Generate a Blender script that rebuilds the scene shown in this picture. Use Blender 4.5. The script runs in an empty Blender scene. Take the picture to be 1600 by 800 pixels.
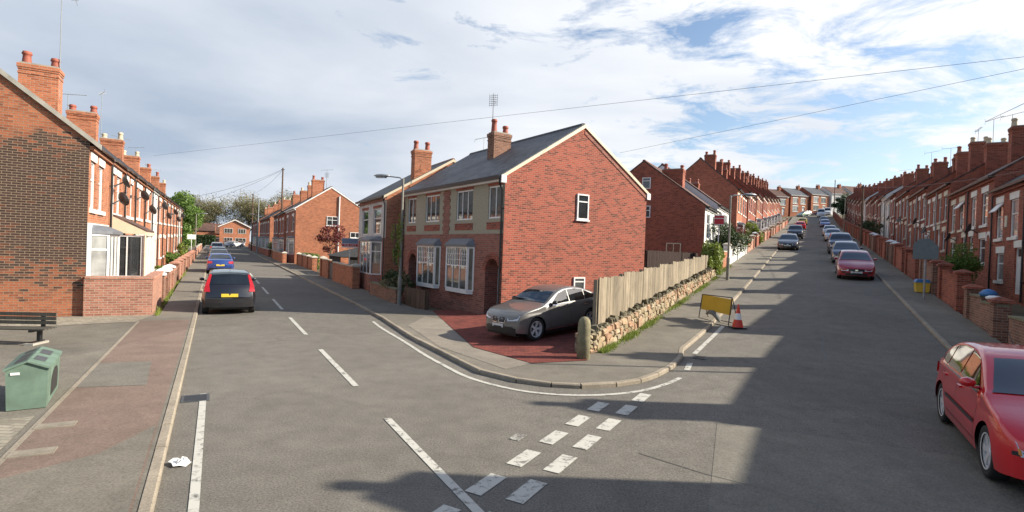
import bpy, bmesh, math, random
from mathutils import Vector, Matrix, geometry
random.seed(7)
SC=bpy.context.scene
COL=SC.collection
PI=math.pi
def rad(a): return math.radians(a)
# ------------------------------------------------------------------ camera
cam=bpy.data.cameras.new('camera'); cam.sensor_width=36; cam.lens=36*840/1600
cam.clip_start=.1; cam.clip_end=3000
co=bpy.data.objects.new('camera',cam); COL.objects.link(co)
co.matrix_world=Matrix.Translation((0,0,2.6))@Matrix.Rotation(rad(90-.545),4,'X')@Matrix.Rotation(rad(2.06),4,'Z')
SC.camera=co
# ------------------------------------------------------------------ world
W=bpy.data.worlds.new('World'); SC.world=W; W.use_nodes=True
nt=W.node_tree; nt.nodes.clear(); N=nt.nodes; LK=nt.links
def wn(t,**k):
    n=N.new(t)
    for a,b in k.items(): setattr(n,a,b)
    return n
SUN_EL=30.; SUN_ROT=90.5
sky=wn('ShaderNodeTexSky',sky_type='NISHITA'); sky.sun_disc=False; sky.sun_elevation=rad(SUN_EL); sky.sun_rotation=rad(SUN_ROT)
sky.air_density=1.0; sky.dust_density=1.2; sky.ozone_density=1.5
bg=wn('ShaderNodeBackground'); bg.inputs['Strength'].default_value=.10
out=wn('ShaderNodeOutputWorld')
tc=wn('ShaderNodeTexCoord'); sep=wn('ShaderNodeSeparateXYZ'); LK.new(tc.outputs['Generated'],sep.inputs[0])
def wm(op,a,b=None,c=None,clamp=False):
    n=wn('ShaderNodeMath',operation=op); n.use_clamp=clamp
    for i,v in enumerate((a,b,c)):
        if v is None: continue
        if isinstance(v,(int,float)): n.inputs[i].default_value=v
        else: LK.new(v,n.inputs[i])
    return n.outputs[0]
zz=wm('MAXIMUM',sep.outputs[2],0.0)
dn=wm('ADD',zz,.13)
px=wm('DIVIDE',sep.outputs[0],dn); py=wm('DIVIDE',sep.outputs[1],dn)
cmb=wn('ShaderNodeCombineXYZ'); LK.new(px,cmb.inputs[0]); LK.new(py,cmb.inputs[1])
def wnoise(scale,det,rough,dist,off):
    mp=wn('ShaderNodeMapping'); mp.inputs['Location'].default_value=off; LK.new(cmb.outputs[0],mp.inputs[0])
    mp.inputs['Scale'].default_value=(1,1.25,1)
    n=wn('ShaderNodeTexNoise'); n.inputs['Scale'].default_value=scale; n.inputs['Detail'].default_value=det
    n.inputs['Roughness'].default_value=rough; n.inputs['Distortion'].default_value=dist
    LK.new(mp.outputs[0],n.inputs['Vector']); return n.outputs['Fac']
big=wnoise(.45,3,.5,.2,(3.1,1.7,0)); fine=wnoise(2.4,12,.66,.5,(7.3,2.1,0)); mid=wnoise(.6,7,.5,.3,(1.3,5.4,2))
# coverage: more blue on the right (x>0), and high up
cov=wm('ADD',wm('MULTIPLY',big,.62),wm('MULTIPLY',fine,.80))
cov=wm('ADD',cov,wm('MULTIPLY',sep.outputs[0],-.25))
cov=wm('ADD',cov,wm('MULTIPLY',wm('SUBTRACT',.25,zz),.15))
cov=wm('ADD',cov,wm('MULTIPLY',wm('MINIMUM',wm('ADD',sep.outputs[1],-.05),0.0),.40))  # cloud thinned behind the camera, out of view, to cut ambient and deepen shadows
cov=wm('ADD',cov,wm('MULTIPLY',wm('MAXIMUM',wm('ADD',zz,-.62),0.0),-.35))  # cloud thinned overhead too, for darker and bluer shade
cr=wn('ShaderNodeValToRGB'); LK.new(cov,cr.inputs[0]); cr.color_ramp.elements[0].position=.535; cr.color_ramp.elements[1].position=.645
# cloud tone: grey blue undersides on the left, white to the right and towards the sun
tone=wm('ADD',wm('MULTIPLY',mid,1.5),wm('MULTIPLY',sep.outputs[0],.42)); tone=wm('ADD',tone,-.20)
ct=wn('ShaderNodeValToRGB'); LK.new(tone,ct.inputs[0])
ct.color_ramp.elements[0].position=.10; ct.color_ramp.elements[0].color=(2.5,3.0,3.75,1)
ct.color_ramp.elements[1].position=.78; ct.color_ramp.elements[1].color=(5.6,5.75,6.0,1)
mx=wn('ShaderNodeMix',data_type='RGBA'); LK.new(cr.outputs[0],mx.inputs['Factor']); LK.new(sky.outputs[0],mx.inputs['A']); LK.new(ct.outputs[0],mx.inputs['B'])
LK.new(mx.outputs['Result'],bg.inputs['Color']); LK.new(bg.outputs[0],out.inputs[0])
# ------------------------------------------------------------------ sun
sl=bpy.data.lights.new('sun','SUN'); sl.energy=4.9; sl.angle=rad(.5); sl.color=(1,.91,.76)
so=bpy.data.objects.new('sun',sl); COL.objects.link(so)
sd=Vector((math.sin(rad(SUN_ROT))*math.cos(rad(SUN_EL)),math.cos(rad(SUN_ROT))*math.cos(rad(SUN_EL)),math.sin(rad(SUN_EL))))
so.rotation_euler=sd.to_track_quat('Z','Y').to_euler(); so.location=sd*60
SC.view_settings.view_transform='Standard'; SC.view_settings.look='None'; SC.view_settings.exposure=.86; SC.view_settings.gamma=1
SC.view_settings.use_curve_mapping=False
# ------------------------------------------------------------------ terrain
RD=Vector((.486,.874)); LD=Vector((-.4848,.8746))
def sstep(a,b,x):
    t=min(1,max(0,(x-a)/(b-a))); return t*t*(3-2*t)
def sp(x,k=2.): return k*math.log1p(math.exp(x/k)) if x/k<30 else x
def gz(x,y):
    s=x*RD[0]+y*RD[1]; t=x*LD[0]+y*LD[1]
    th=math.degrees(math.atan2(x,max(y,.1)))
    w=sstep(-8,7,th)
    r=.087*sp(s-14)+.03*sp(s-120,8)-.112*sp(s-215,8)
    l=.010*sp(t-20)-.0095*sp(t-200,8)
    return r*w+l*(1-w)
def Rp(s,l): return Vector((s*RD[0]+l*RD[1], s*RD[1]-l*RD[0]))
def Lp(t,l): return Vector((t*LD[0]+l*LD[1], t*LD[1]-l*LD[0]))
# ------------------------------------------------------------------ materials
MATS={}
def newmat(name):
    m=bpy.data.materials.new(name); m.use_nodes=True; t=m.node_tree; t.nodes.clear()
    o=t.nodes.new('ShaderNodeOutputMaterial'); b=t.nodes.new('ShaderNodeBsdfPrincipled'); t.links.new(b.outputs[0],o.inputs[0])
    MATS[name]=m; return m,t,b
class T:
    def __init__(s,t): s.t=t
    def n(s,ty,**k):
        n=s.t.nodes.new(ty)
        for a,b in k.items(): setattr(n,a,b)
        return n
    def l(s,a,b): s.t.links.new(a,b)
    def math(s,op,a,b=None,clamp=False):
        n=s.n('ShaderNodeMath',operation=op); n.use_clamp=clamp
        for i,v in enumerate((a,b)):
            if v is None: continue
            if isinstance(v,(int,float)): n.inputs[i].default_value=v
            else: s.l(v,n.inputs[i])
        return n.outputs[0]
    def noise(s,vec,scale,det=4,rough=.55,dist=0):
        n=s.n('ShaderNodeTexNoise'); n.inputs['Scale'].default_value=scale; n.inputs['Detail'].default_value=det
        n.inputs['Roughness'].default_value=rough; n.inputs['Distortion'].default_value=dist
        if vec is not None: s.l(vec,n.inputs['Vector'])
        return n.outputs['Fac']
    def ramp(s,f,stops):
        r=s.n('ShaderNodeValToRGB'); s.l(f,r.inputs[0]); e=r.color_ramp.elements
        while len(e)<len(stops): e.new(.5)
        for k,(p,c) in zip(e,stops):
            k.position=p; k.color=(c,c,c,1) if isinstance(c,(int,float)) else (*c,1)
        return r.outputs[0]
    def mix(s,f,a,b,mode='MIX'):
        m=s.n('ShaderNodeMix',data_type='RGBA',blend_type=mode)
        for k,v in (('Factor',f),('A',a),('B',b)):
            i=m.inputs[k] if k=='Factor' else [x for x in m.inputs if x.name==k and x.type=='RGBA'][0]
            if isinstance(v,(int,float)): i.default_value=v if k=='Factor' else (v,v,v,1)
            elif isinstance(v,tuple): i.default_value=(*v,1)
            else: s.l(v,i)
        return [o for o in m.outputs if o.type=='RGBA'][0]
    def bump(s,h,b,strength=.3,dist=.01):
        n=s.n('ShaderNodeBump'); n.inputs['Strength'].default_value=strength; n.inputs['Distance'].default_value=dist
        s.l(h,n.inputs['Height']); s.l(n.outputs[0],b.inputs['Normal'])
def simple(name,col,rough=.6,metal=0,var=.12,scale=6,coat=0,bump=0,spec=.5,random_obj=0):
    m,t,b=newmat(name); q=T(t)
    tcn=q.n('ShaderNodeTexCoord'); f=q.noise(tcn.outputs['Object'],scale,5)
    lo=tuple(c*(1-var) for c in col); hi=tuple(min(1,c*(1+var)) for c in col)
    c=q.ramp(f,[(.3,lo),(.7,hi)])
    if random_obj:
        oi=q.n('ShaderNodeObjectInfo'); v=q.math('ADD',q.math('MULTIPLY',oi.outputs['Random'],random_obj),1-random_obj/2)
        c=q.mix(1.0,c,v,'MULTIPLY')
    q.l(c,b.inputs['Base Color']); b.inputs['Roughness'].default_value=rough; b.inputs['Metallic'].default_value=metal
    b.inputs['Coat Weight'].default_value=coat; b.inputs['Coat Roughness'].default_value=.04; b.inputs['Specular IOR Level'].default_value=spec
    if bump: q.bump(q.noise(tcn.outputs['Object'],scale*6,6),b,bump,.01)
    return m
def brick(name,c1,c2,mortar,bw=.225,rh=.075,ms=.009,dark=None,dark_amt=0,grime=.35,bias=0,bump=.5,rough=.88,patch=.6,zband=False):
    m,t,b=newmat(name); q=T(t)
    uv=q.n('ShaderNodeUVMap'); uv=uv.outputs[0]
    wob=q.n('ShaderNodeVectorMath',operation='ADD')
    nn=q.n('ShaderNodeTexNoise'); nn.inputs['Scale'].default_value=3; nn.inputs['Detail'].default_value=2; q.l(uv,nn.inputs['Vector'])
    sc=q.n('ShaderNodeVectorMath',operation='SCALE'); q.l(nn.outputs['Color'],sc.inputs[0]); sc.inputs['Scale'].default_value=.006
    q.l(uv,wob.inputs[0]); q.l(sc.outputs[0],wob.inputs[1])
    br=q.n('ShaderNodeTexBrick'); q.l(wob.outputs[0],br.inputs['Vector'])
    br.inputs['Scale'].default_value=1; br.inputs['Brick Width'].default_value=bw; br.inputs['Row Height'].default_value=rh
    br.inputs['Mortar Size'].default_value=ms; br.inputs['Mortar Smooth'].default_value=.3; br.inputs['Bias'].default_value=bias
    br.inputs['Color1'].default_value=(0,0,0,1); br.inputs['Color2'].default_value=(1,1,1,1); br.inputs['Mortar'].default_value=(.5,.5,.5,1)
    per=br.outputs['Color']
    stops=[(0,c1),(.5,c2),(1,tuple(x*1.18 for x in c2))]
    base=q.ramp(per,stops)
    if dark:
        # sooty bricks gathered in patches
        pn=q.noise(uv,.5,5,.65,.5); am=q.math('ADD',q.math('MULTIPLY',per,.42),q.math('MULTIPLY',pn,patch))
        if zband:
            su=q.n('ShaderNodeSeparateXYZ'); q.l(uv,su.inputs[0])
            zf=q.ramp(q.math('DIVIDE',su.outputs[1],8.0),[(0,0.),(.14,.22),(.28,.50),(.60,.52),(.67,.30),(.72,.0)]); am=q.math('ADD',am,q.math('SUBTRACT',zf,.22))
        f=q.ramp(am,[(1-dark_amt-.10,0.),(1-dark_amt+.10,.92)])
        dk=q.ramp(q.noise(uv,3.3,3,.7),[(.3,dark),(.7,tuple(x*1.7 for x in dark))]); base=q.mix(f,base,dk)
    inst=q.n('ShaderNodeObjectInfo')
    big=q.noise(uv,.5,4,.6); g=q.ramp(big,[(.3,1-grime),(.7,1.08)])
    base=q.mix(1.0,base,g,'MULTIPLY')
    sm=q.noise(uv,14,4,.6); base=q.mix(1.0,base,q.ramp(sm,[(.3,.82),(.7,1.12)]),'MULTIPLY')
    col=q.mix(br.outputs['Fac'],base,mortar)
    col=q.mix(1.0,col,q.math('ADD',q.math('MULTIPLY',inst.outputs['Random'],.16),.92),'MULTIPLY')
    q.l(col,b.inputs['Base Color']); b.inputs['Roughness'].default_value=rough; b.inputs['Specular IOR Level'].default_value=.25
    h=q.math('SUBTRACT',q.math('MULTIPLY',sm,.3),br.outputs['Fac']); q.bump(h,b,bump,.008)
    return m
BR_NEW=brick('new_red_brick',(.145,.045,.030),(.315,.079,.050),(.32,.20,.155),ms=.009,grime=.10)
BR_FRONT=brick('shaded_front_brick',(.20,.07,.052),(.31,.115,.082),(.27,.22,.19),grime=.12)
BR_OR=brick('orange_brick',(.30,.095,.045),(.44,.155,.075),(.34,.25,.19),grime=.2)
BR_SOOT=brick('sooty_gable_brick',(.30,.09,.045),(.43,.15,.075),(.27,.20,.14),dark=(.030,.026,.024),dark_amt=.36,ms=.010,grime=.2,patch=.85,zband=True)
BR_RED=brick('dark_red_brick',(.21,.055,.034),(.35,.095,.056),(.28,.17,.13),grime=.25)
BR_GW=brick('garden_wall_brick',(.34,.14,.09),(.47,.21,.145),(.42,.34,.27),grime=.35)
BR_GW2=brick('weathered_wall_brick',(.20,.09,.06),(.32,.15,.10),(.30,.24,.19),dark=(.09,.07,.05),dark_amt=.25,grime=.45)
BR_DRIVE=brick('red_block_paving',(.11,.032,.026),(.18,.048,.036),(.05,.022,.02),bw=.2,rh=.1,ms=.005,grime=.2,bump=.25)
BR_SETT=brick('pale_sett_paving',(.24,.215,.17),(.31,.28,.22),(.19,.17,.14),bw=.2,rh=.1,ms=.01,grime=.3)
def slate(name,c1,c2,bw=.3,rh=.22,rough=.55):
    return brick(name,c1,c2,tuple(x*.45 for x in c1),bw=bw,rh=rh,ms=.006,grime=.35,bump=.7,rough=rough)
SLATE=slate('grey_slate',(.075,.080,.09),(.115,.120,.132))
SLATE_D=slate('dark_slate',(.045,.045,.05),(.08,.078,.08))
TILE_B=slate('brown_tile',(.085,.050,.038),(.14,.08,.06))
TILE_R=slate('red_tile',(.17,.07,.05),(.25,.11,.08))
ROOFS=[SLATE,SLATE_D,TILE_B,TILE_B,SLATE_D]
WHITE=simple('white_paint',(.74,.74,.73),.35,var=.04)
CREAM=simple('cream_stone',(.58,.53,.42),.7,var=.12,scale=3)
LINT=simple('painted_lintel',(.70,.69,.64),.6,var=.1,scale=3)
BRCREAM=simple('cream_board',(.62,.55,.40),.5,var=.05)
BLACK=simple('black_plastic',(.015,.015,.017),.35,var=.2)
DGREY=simple('dark_grey_metal',(.06,.062,.066),.5,var=.2)
REND_W=simple('white_render',(.70,.70,.68),.85,var=.08,scale=1.2,bump=.15)
REND_C=simple('pebbledash_render',(.36,.33,.25),.95,var=.30,scale=22,bump=.8)
REND_W2=simple('weathered_render',(.52,.52,.50),.9,var=.18,scale=1.5,bump=.2)
POT=simple('terracotta_pot',(.30,.085,.055),.7,var=.2,scale=5)
POT_B=simple('buff_pot',(.50,.42,.30),.8,var=.2,scale=5)
LEAD=simple('lead_sheet',(.14,.15,.17),.5,var=.15)
CONC=simple('concrete',(.33,.31,.27),.9,var=.2,scale=3,bump=.3)
FELT=simple('bitumen_felt',(.03,.031,.033),.95,var=.3)
COVER=simple('worn_cover_concrete',(.23,.20,.155),.9,var=.25,scale=8,bump=.4)
DARKW=simple('shade_darkened_wood',(.022,.009,.006),.95,var=.3,scale=6)  # yard fence wood, with the shade on it put into the colour
COPE=simple('coping_stone',(.50,.46,.38),.85,var=.25,scale=3,bump=.3)
WOODF=None
def wood(name,c1,c2):
    m,t,b=newmat(name); q=T(t); uv=q.n('ShaderNodeUVMap').outputs[0]
    mp=q.n('ShaderNodeMapping'); mp.inputs['Scale'].default_value=(14,1.2,1); q.l(uv,mp.inputs[0])
    f=q.noise(mp.outputs[0],2,6,.65,.6); g=q.n('ShaderNodeNewGeometry')
    ri=q.math('ADD',q.math('MULTIPLY',g.outputs['Random Per Island'],.5),.72)
    c=q.ramp(f,[(.3,c1),(.68,c2)]); c=q.mix(1.0,c,ri,'MULTIPLY')
    st=q.noise(uv,.9,4,.6); c=q.mix(1.0,c,q.ramp(st,[(.3,.7),(.65,1.05)]),'MULTIPLY')
    q.l(c,b.inputs['Base Color']); b.inputs['Roughness'].default_value=.85; q.bump(f,b,.4,.006); return m
WOODF=wood('weathered_fence_wood',(.185,.15,.105),(.33,.275,.195))
WOODB=wood('brown_fence_wood',(.07,.045,.03),(.13,.08,.05))
WOODD=wood('dark_bench_wood',(.05,.045,.035),(.11,.10,.08))
WOODP=wood('pole_wood',(.09,.055,.035),(.16,.10,.065))
def glass(name,col,rough=.04,stripe=False):
    m,t,b=newmat(name); q=T(t); tcn=q.n('ShaderNodeTexCoord')
    f=q.noise(tcn.outputs['Object'],1.6,3)
    lo=tuple(c*.5 for c in col); c=q.ramp(f,[(.35,lo),(.65,col)])
    if stripe:
        wv=q.n('ShaderNodeTexWave'); wv.inputs['Scale'].default_value=9; wv.inputs['Distortion'].default_value=1.2; q.l(tcn.outputs['Object'],wv.inputs['Vector'])
        c=q.mix(1.0,c,q.ramp(wv.outputs['Fac'],[(0,.72),(1,1.05)]),'MULTIPLY')
    q.l(c,b.inputs['Base Color']); b.inputs['Roughness'].default_value=rough; b.inputs['Specular IOR Level'].default_value=.8
    b.inputs['Coat Weight'].default_value=.6; b.inputs['Coat Roughness'].default_value=.02
    return m
GL_D=glass('dark_window_glass',(.035,.04,.045)); GL_C=glass('net_curtain_glass',(.42,.43,.42),.06,True); GL_M=glass('half_lit_glass',(.12,.13,.13))
GLS=[GL_D,GL_C,GL_M,GL_C]
CARGL=glass('car_glass',(.012,.015,.018),.03)
def ground_mat(name,col,var,rough=.92,patches=None,specks=.35,stain=.25,cracks=True,scale=1.):
    m,t,b=newmat(name); q=T(t); tcn=q.n('ShaderNodeTexCoord'); v=tcn.outputs['Object']
    f1=q.noise(v,.35*scale,5,.6,.4); f2=q.noise(v,2.5*scale,5,.6); f3=q.noise(v,42,4,.75)
    c=q.ramp(f1,[(.3,tuple(x*(1-var) for x in col)),(.7,tuple(x*(1+var) for x in col))])
    c=q.mix(1.0,c,q.ramp(f2,[(.3,1-stain*.5),(.7,1+stain*.5)]),'MULTIPLY')
    c=q.mix(1.0,c,q.ramp(f3,[(.3,1-specks),(.7,1+specks)]),'MULTIPLY')
    if patches:
        vo=q.n('ShaderNodeTexVoronoi'); vo.inputs['Scale'].default_value=.16; q.l(v,vo.inputs['Vector'])
        sepc=q.n('ShaderNodeSeparateColor'); q.l(vo.outputs['Color'],sepc.inputs[0])
        c=q.mix(1.0,c,q.ramp(sepc.outputs[0],[(0,1-patches),(1,1+patches)]),'MULTIPLY')
    if cracks:
        vo=q.n('ShaderNodeTexVoronoi',feature='DISTANCE_TO_EDGE'); vo.inputs['Scale'].default_value=.42
        ds=q.n('ShaderNodeVectorMath',operation='ADD'); nn=q.n('ShaderNodeTexNoise'); nn.inputs['Scale'].default_value=1.4; nn.inputs['Detail'].default_value=5
        q.l(v,nn.inputs['Vector']); q.l(v,ds.inputs[0]); q.l(nn.outputs['Color'],ds.inputs[1]); q.l(ds.outputs[0],vo.inputs['Vector'])
        msk=q.ramp(q.noise(v,.25,3),[(.5,0.),(.62,1.)])
        ck=q.math('MULTIPLY',q.ramp(vo.outputs['Distance'],[(0,1.),(.012,0.)]),msk)
        c=q.mix(q.math('MULTIPLY',ck,.45),c,tuple(x*.45 for x in col))
    q.l(c,b.inputs['Base Color']); b.inputs['Roughness'].default_value=rough; b.inputs['Specular IOR Level'].default_value=.3
    q.bump(q.math('ADD',f3,q.math('MULTIPLY',f2,.5)),b,.35,.008); return m
ASPH=ground_mat('road_asphalt',(.150,.138,.119),.11,patches=.06,specks=.55,stain=.26)
ASPH2=ground_mat('dark_repair_asphalt',(.135,.124,.104),.12)
ASPH_L=ground_mat('pale_repair_asphalt',(.168,.155,.130),.12)
APRON=ground_mat('pale_concrete_apron',(.225,.20,.165),.16)
PAVE=ground_mat('pavement_asphalt',(.172,.156,.128),.18,patches=.08)
PINK=ground_mat('pink_asphalt',(.19,.138,.112),.16,patches=.08)
KERB=ground_mat('kerb_stone',(.29,.25,.195),.2,cracks=False)
DIRT=ground_mat('garden_soil',(.12,.10,.065),.3,cracks=False)
GRASS=simple('grass_blade',(.10,.16,.03),.7,var=.5,scale=3)
def paint_mat(name,col,wear):
    m,t,b=newmat(name); q=T(t); v=q.n('ShaderNodeTexCoord').outputs['Object']
    f=q.noise(v,7,7,.75,.5); c=q.ramp(f,[(wear-.06,(.13,.122,.11)),(wear+.05,col)])
    q.l(c,b.inputs['Base Color']); b.inputs['Roughness'].default_value=.8; return m
LINE=paint_mat('road_paint',(.48,.47,.42),.43)
LINE_W=paint_mat('worn_road_paint',(.40,.39,.35),.50)
def paintcar(name,col,metal=.0,rough=.3):
    m,t,b=newmat(name); q=T(t); v=q.n('ShaderNodeTexCoord').outputs['Object']
    f=q.noise(v,1.5,4); c=q.ramp(f,[(.3,tuple(x*.92 for x in col)),(.7,col)])
    sepz=q.n('ShaderNodeSeparateXYZ'); q.l(v,sepz.inputs[0])
    d=q.math('MULTIPLY',q.ramp(sepz.outputs[2],[(.15,1.),(.55,0.)]),q.ramp(q.noise(v,5,5),[(.35,.02),(.7,.16)]))
    c=q.mix(d,c,(.16,.14,.12))
    q.l(c,b.inputs['Base Color']); b.inputs['Metallic'].default_value=metal; b.inputs['Roughness'].default_value=rough
    b.inputs['Coat Weight'].default_value=1; b.inputs['Coat Roughness'].default_value=.05; return m
TYRE=simple('tyre_rubber',(.02,.02,.02),.85,var=.2); ALLOY=simple('alloy',(.75,.75,.76),.35,metal=.35,var=.05)
CHROME=simple('chrome',(.7,.7,.72),.12,metal=1,var=.02); HEADL=simple('headlight_glass',(.55,.58,.62),.1,var=.3,scale=12,coat=1)
TAILL=simple('tail_light_red',(.42,.012,.015),.15,var=.2,coat=1); PLATE_W=simple('white_plate',(.62,.62,.60),.4,var=.05); PLATE_Y=simple('yellow_plate',(.62,.42,.03),.4,var=.05)
ORANGE_L=simple('indicator_amber',(.6,.22,.03),.2,coat=1)
RED=simple('cone_red',(.62,.05,.03),.45,var=.1); YELLOW=simple('sign_yellow',(.55,.33,.02),.5,var=.12,scale=2)
GREENB=simple('faded_green_plastic',(.125,.19,.145),.7,var=.28,scale=3,bump=.1)
STEEL=simple('galvanised_steel',(.32,.34,.35),.5,metal=.5,var=.12); LAMPP=simple('lamp_post_paint',(.22,.21,.18),.6,var=.25,scale=2)
BLUEP=simple('blue_plastic',(.05,.18,.42),.5); YELP=simple('yellow_plastic',(.6,.40,.04),.5); SIGNR=simple('sign_red',(.5,.03,.04),.5,var=.05); SIGNBL=simple('sign_blue_grey',(.20,.27,.38),.5,var=.05)
REDDOOR=simple('maroon_door',(.12,.02,.02),.4); GREYB=simple('grey_sign_back',(.13,.16,.17),.5,metal=.3)
BARK=simple('bark',(.10,.075,.05),.95,var=.3,scale=8,bump=.6)
def leafmat(name,a,bb,tr=.25):
    m,t,b=newmat(name); q=T(t); g=q.n('ShaderNodeNewGeometry'); c=q.ramp(g.outputs['Random Per Island'],[(0,a),(1,bb)])
    q.l(c,b.inputs['Base Color']); b.inputs['Roughness'].default_value=.6
    o=[n for n in t.nodes if n.type=='OUTPUT_MATERIAL'][0]
    td=q.n('ShaderNodeBsdfTranslucent'); q.l(c,td.inputs[0]); ms=q.n('ShaderNodeMixShader'); ms.inputs[0].default_value=tr
    q.l(b.outputs[0],ms.inputs[1]); q.l(td.outputs[0],ms.inputs[2]); q.l(ms.outputs[0],o.inputs[0]); return m
LF_G=leafmat('fresh_green_leaves',(.07,.13,.02),(.17,.27,.05),.35); LF_D=leafmat('dark_green_leaves',(.02,.045,.012),(.06,.10,.03))
LF_Y=leafmat('yellow_green_leaves',(.14,.20,.03),(.26,.32,.06)); LF_P=leafmat('purple_leaves',(.08,.012,.012),(.20,.035,.03))
LF_B=leafmat('olive_bud_leaves',(.15,.14,.07),(.27,.25,.13),.35)
STONE=None
def stonem():
    m,t,b=newmat('rubble_stone'); q=T(t); g=q.n('ShaderNodeNewGeometry'); v=q.n('ShaderNodeTexCoord').outputs['Object']
    c=q.ramp(g.outputs['Random Per Island'],[(0,(.22,.17,.10)),(.3,(.36,.29,.18)),(.55,(.40,.24,.15)),(.8,(.30,.25,.17)),(1,(.46,.38,.26))])
    f=q.noise(v,9,6,.65); c=q.mix(1.0,c,q.ramp(f,[(.3,.6),(.7,1.2)]),'MULTIPLY')
    q.l(c,b.inputs['Base Color']); b.inputs['Roughness'].default_value=.95; q.bump(f,b,.8,.02); return m
STONE=stonem(); CAPST=simple('dark_cap_stone',(.13,.115,.075),.95,var=.4,scale=5,bump=.6); MORT=simple('wall_mortar',(.20,.17,.12),.95,var=.3)
MOSS=simple('mossy_stone',(.20,.18,.11),.95,var=.35,scale=6,bump=.6)
# ------------------------------------------------------------------ mesh builder
class MB:
    def __init__(s): s.v=[]; s.f=[]; s.m=[]
    def face(s,pts,mi=0):
        i=len(s.v); s.v+= [tuple(p) for p in pts]; s.f.append(tuple(range(i,i+len(pts)))); s.m.append(mi)
    def idx(s,verts,faces,mi=0):
        i=len(s.v); s.v+=[tuple(p) for p in verts]
        for f in faces: s.f.append(tuple(i+k for k in f)); s.m.append(mi)
    def box(s,x0,x1,y0,y1,z0,z1,mi=0):
        v=[(x0,y0,z0),(x1,y0,z0),(x1,y1,z0),(x0,y1,z0),(x0,y0,z1),(x1,y0,z1),(x1,y1,z1),(x0,y1,z1)]
        s.idx(v,[(0,3,2,1),(4,5,6,7),(0,1,5,4),(1,2,6,5),(2,3,7,6),(3,0,4,7)],mi)
    def obox(s,c,ax,ay,az,mi=0):   # oriented box: centre and half vectors
        c=Vector(c);ax=Vector(ax);ay=Vector(ay);az=Vector(az)
        v=[c-ax-ay-az,c+ax-ay-az,c+ax+ay-az,c-ax+ay-az,c-ax-ay+az,c+ax-ay+az,c+ax+ay+az,c-ax+ay+az]
        s.idx(v,[(0,3,2,1),(4,5,6,7),(0,1,5,4),(1,2,6,5),(2,3,7,6),(3,0,4,7)],mi)
    def prism(s,poly,axis,a0,a1,mi=0):  # poly in the 2 other axes
        def P(p,a):
            return (a,p[0],p[1]) if axis=='x' else ((p[0],a,p[1]) if axis=='y' else (p[0],p[1],a))
        n=len(poly); v=[P(p,a0) for p in poly]+[P(p,a1) for p in poly]
        fs=[tuple(range(n)),tuple(range(2*n-1,n-1,-1))]+[(i,(i+1)%n+0,(i+1)%n+n,i+n) for i in range(n)]
        s.idx(v,fs,mi)
    def tube(s,p0,p1,r0,r1=None,n=8,mi=0,cap=True):
        r1=r0 if r1 is None else r1; p0=Vector(p0);p1=Vector(p1); d=(p1-p0).normalized()
        a=d.orthogonal().normalized(); b=d.cross(a)
        v=[p0+(a*math.cos(2*PI*i/n)+b*math.sin(2*PI*i/n))*r0 for i in range(n)]+[p1+(a*math.cos(2*PI*i/n)+b*math.sin(2*PI*i/n))*r1 for i in range(n)]
        fs=[(i,(i+1)%n,(i+1)%n+n,i+n) for i in range(n)]
        if cap: fs+=[tuple(range(n-1,-1,-1)),tuple(range(n,2*n))]
        s.idx(v,fs,mi)
    def path(s,pts,r,n=8,mi=0):
        for a,b in zip(pts,pts[1:]): s.tube(a,b,r,r,n,mi)
    def lathe(s,prof,c=(0,0,0),n=16,mi=0,axis='z'):
        v=[];fs=[]
        for r,z in prof:
            for i in range(n):
                a=2*PI*i/n
                if axis=='z': v.append((c[0]+r*math.cos(a),c[1]+r*math.sin(a),c[2]+z))
                else: v.append((c[0]+r*math.cos(a),c[1]+z,c[2]+r*math.sin(a)))
        for k in range(len(prof)-1):
            for i in range(n): fs.append((k*n+i,k*n+(i+1)%n,(k+1)*n+(i+1)%n,(k+1)*n+i))
        s.idx(v,fs,mi)
    def mesh(s,name,mats,smooth=False,merge=False,fixn=True):
        me=bpy.data.meshes.new(name); me.from_pydata(s.v,[],s.f)
        if not isinstance(mats,(list,tuple)): mats=[mats]
        for m in mats: me.materials.append(m)
        me.polygons.foreach_set('material_index',s.m)
        bm=bmesh.new(); bm.from_mesh(me)
        if merge: bmesh.ops.remove_doubles(bm,verts=bm.verts,dist=.0005)
        if fixn: bmesh.ops.recalc_face_normals(bm,faces=bm.faces)
        uvl=bm.loops.layers.uv.new('UVMap')
        for f in bm.faces:
            n=f.normal
            if abs(n.z)>.97: U=Vector((1,0,0));V=Vector((0,1,0))
            else:
                U=Vector((-n.y,n.x,0)).normalized(); V=n.cross(U)
                if V.z<0: V=-V
            for l in f.loops:
                p=l.vert.co; l[uvl].uv=(p.dot(U),p.dot(V))
            f.smooth=smooth
        bm.to_mesh(me); bm.free(); return me
def link(name,me,parent=None,loc=(0,0,0),rotz=0):
    o=bpy.data.objects.new(name,me); COL.objects.link(o); o.location=loc; o.rotation_euler=(0,0,rotz)
    if parent: o.parent=parent
    return o
def obj(name,mb,mats,parent=None,loc=(0,0,0),rotz=0,smooth=False,merge=False,fixn=True):
    return link(name,mb.mesh(name,mats,smooth,merge,fixn),parent,loc,rotz)
def tag(o,label=None,cat=None,group=None,kind=None):
    if label: o['label']=label
    if cat: o['category']=cat
    if group: o['group']=group
    if kind: o['kind']=kind
    return o
def thing(name,label,cat,loc=(0,0,0),rotz=0,group=None):
    o=bpy.data.objects.new(name,None); o.empty_display_size=.3; COL.objects.link(o); o.location=loc; o.rotation_euler=(0,0,rotz)
    return tag(o,label,cat,group)
def copy_tree(o,parent=None):
    c=o.copy(); COL.objects.link(c)
    if parent: c.parent=parent
    for ch in o.children: copy_tree(ch,c)
    return c
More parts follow.
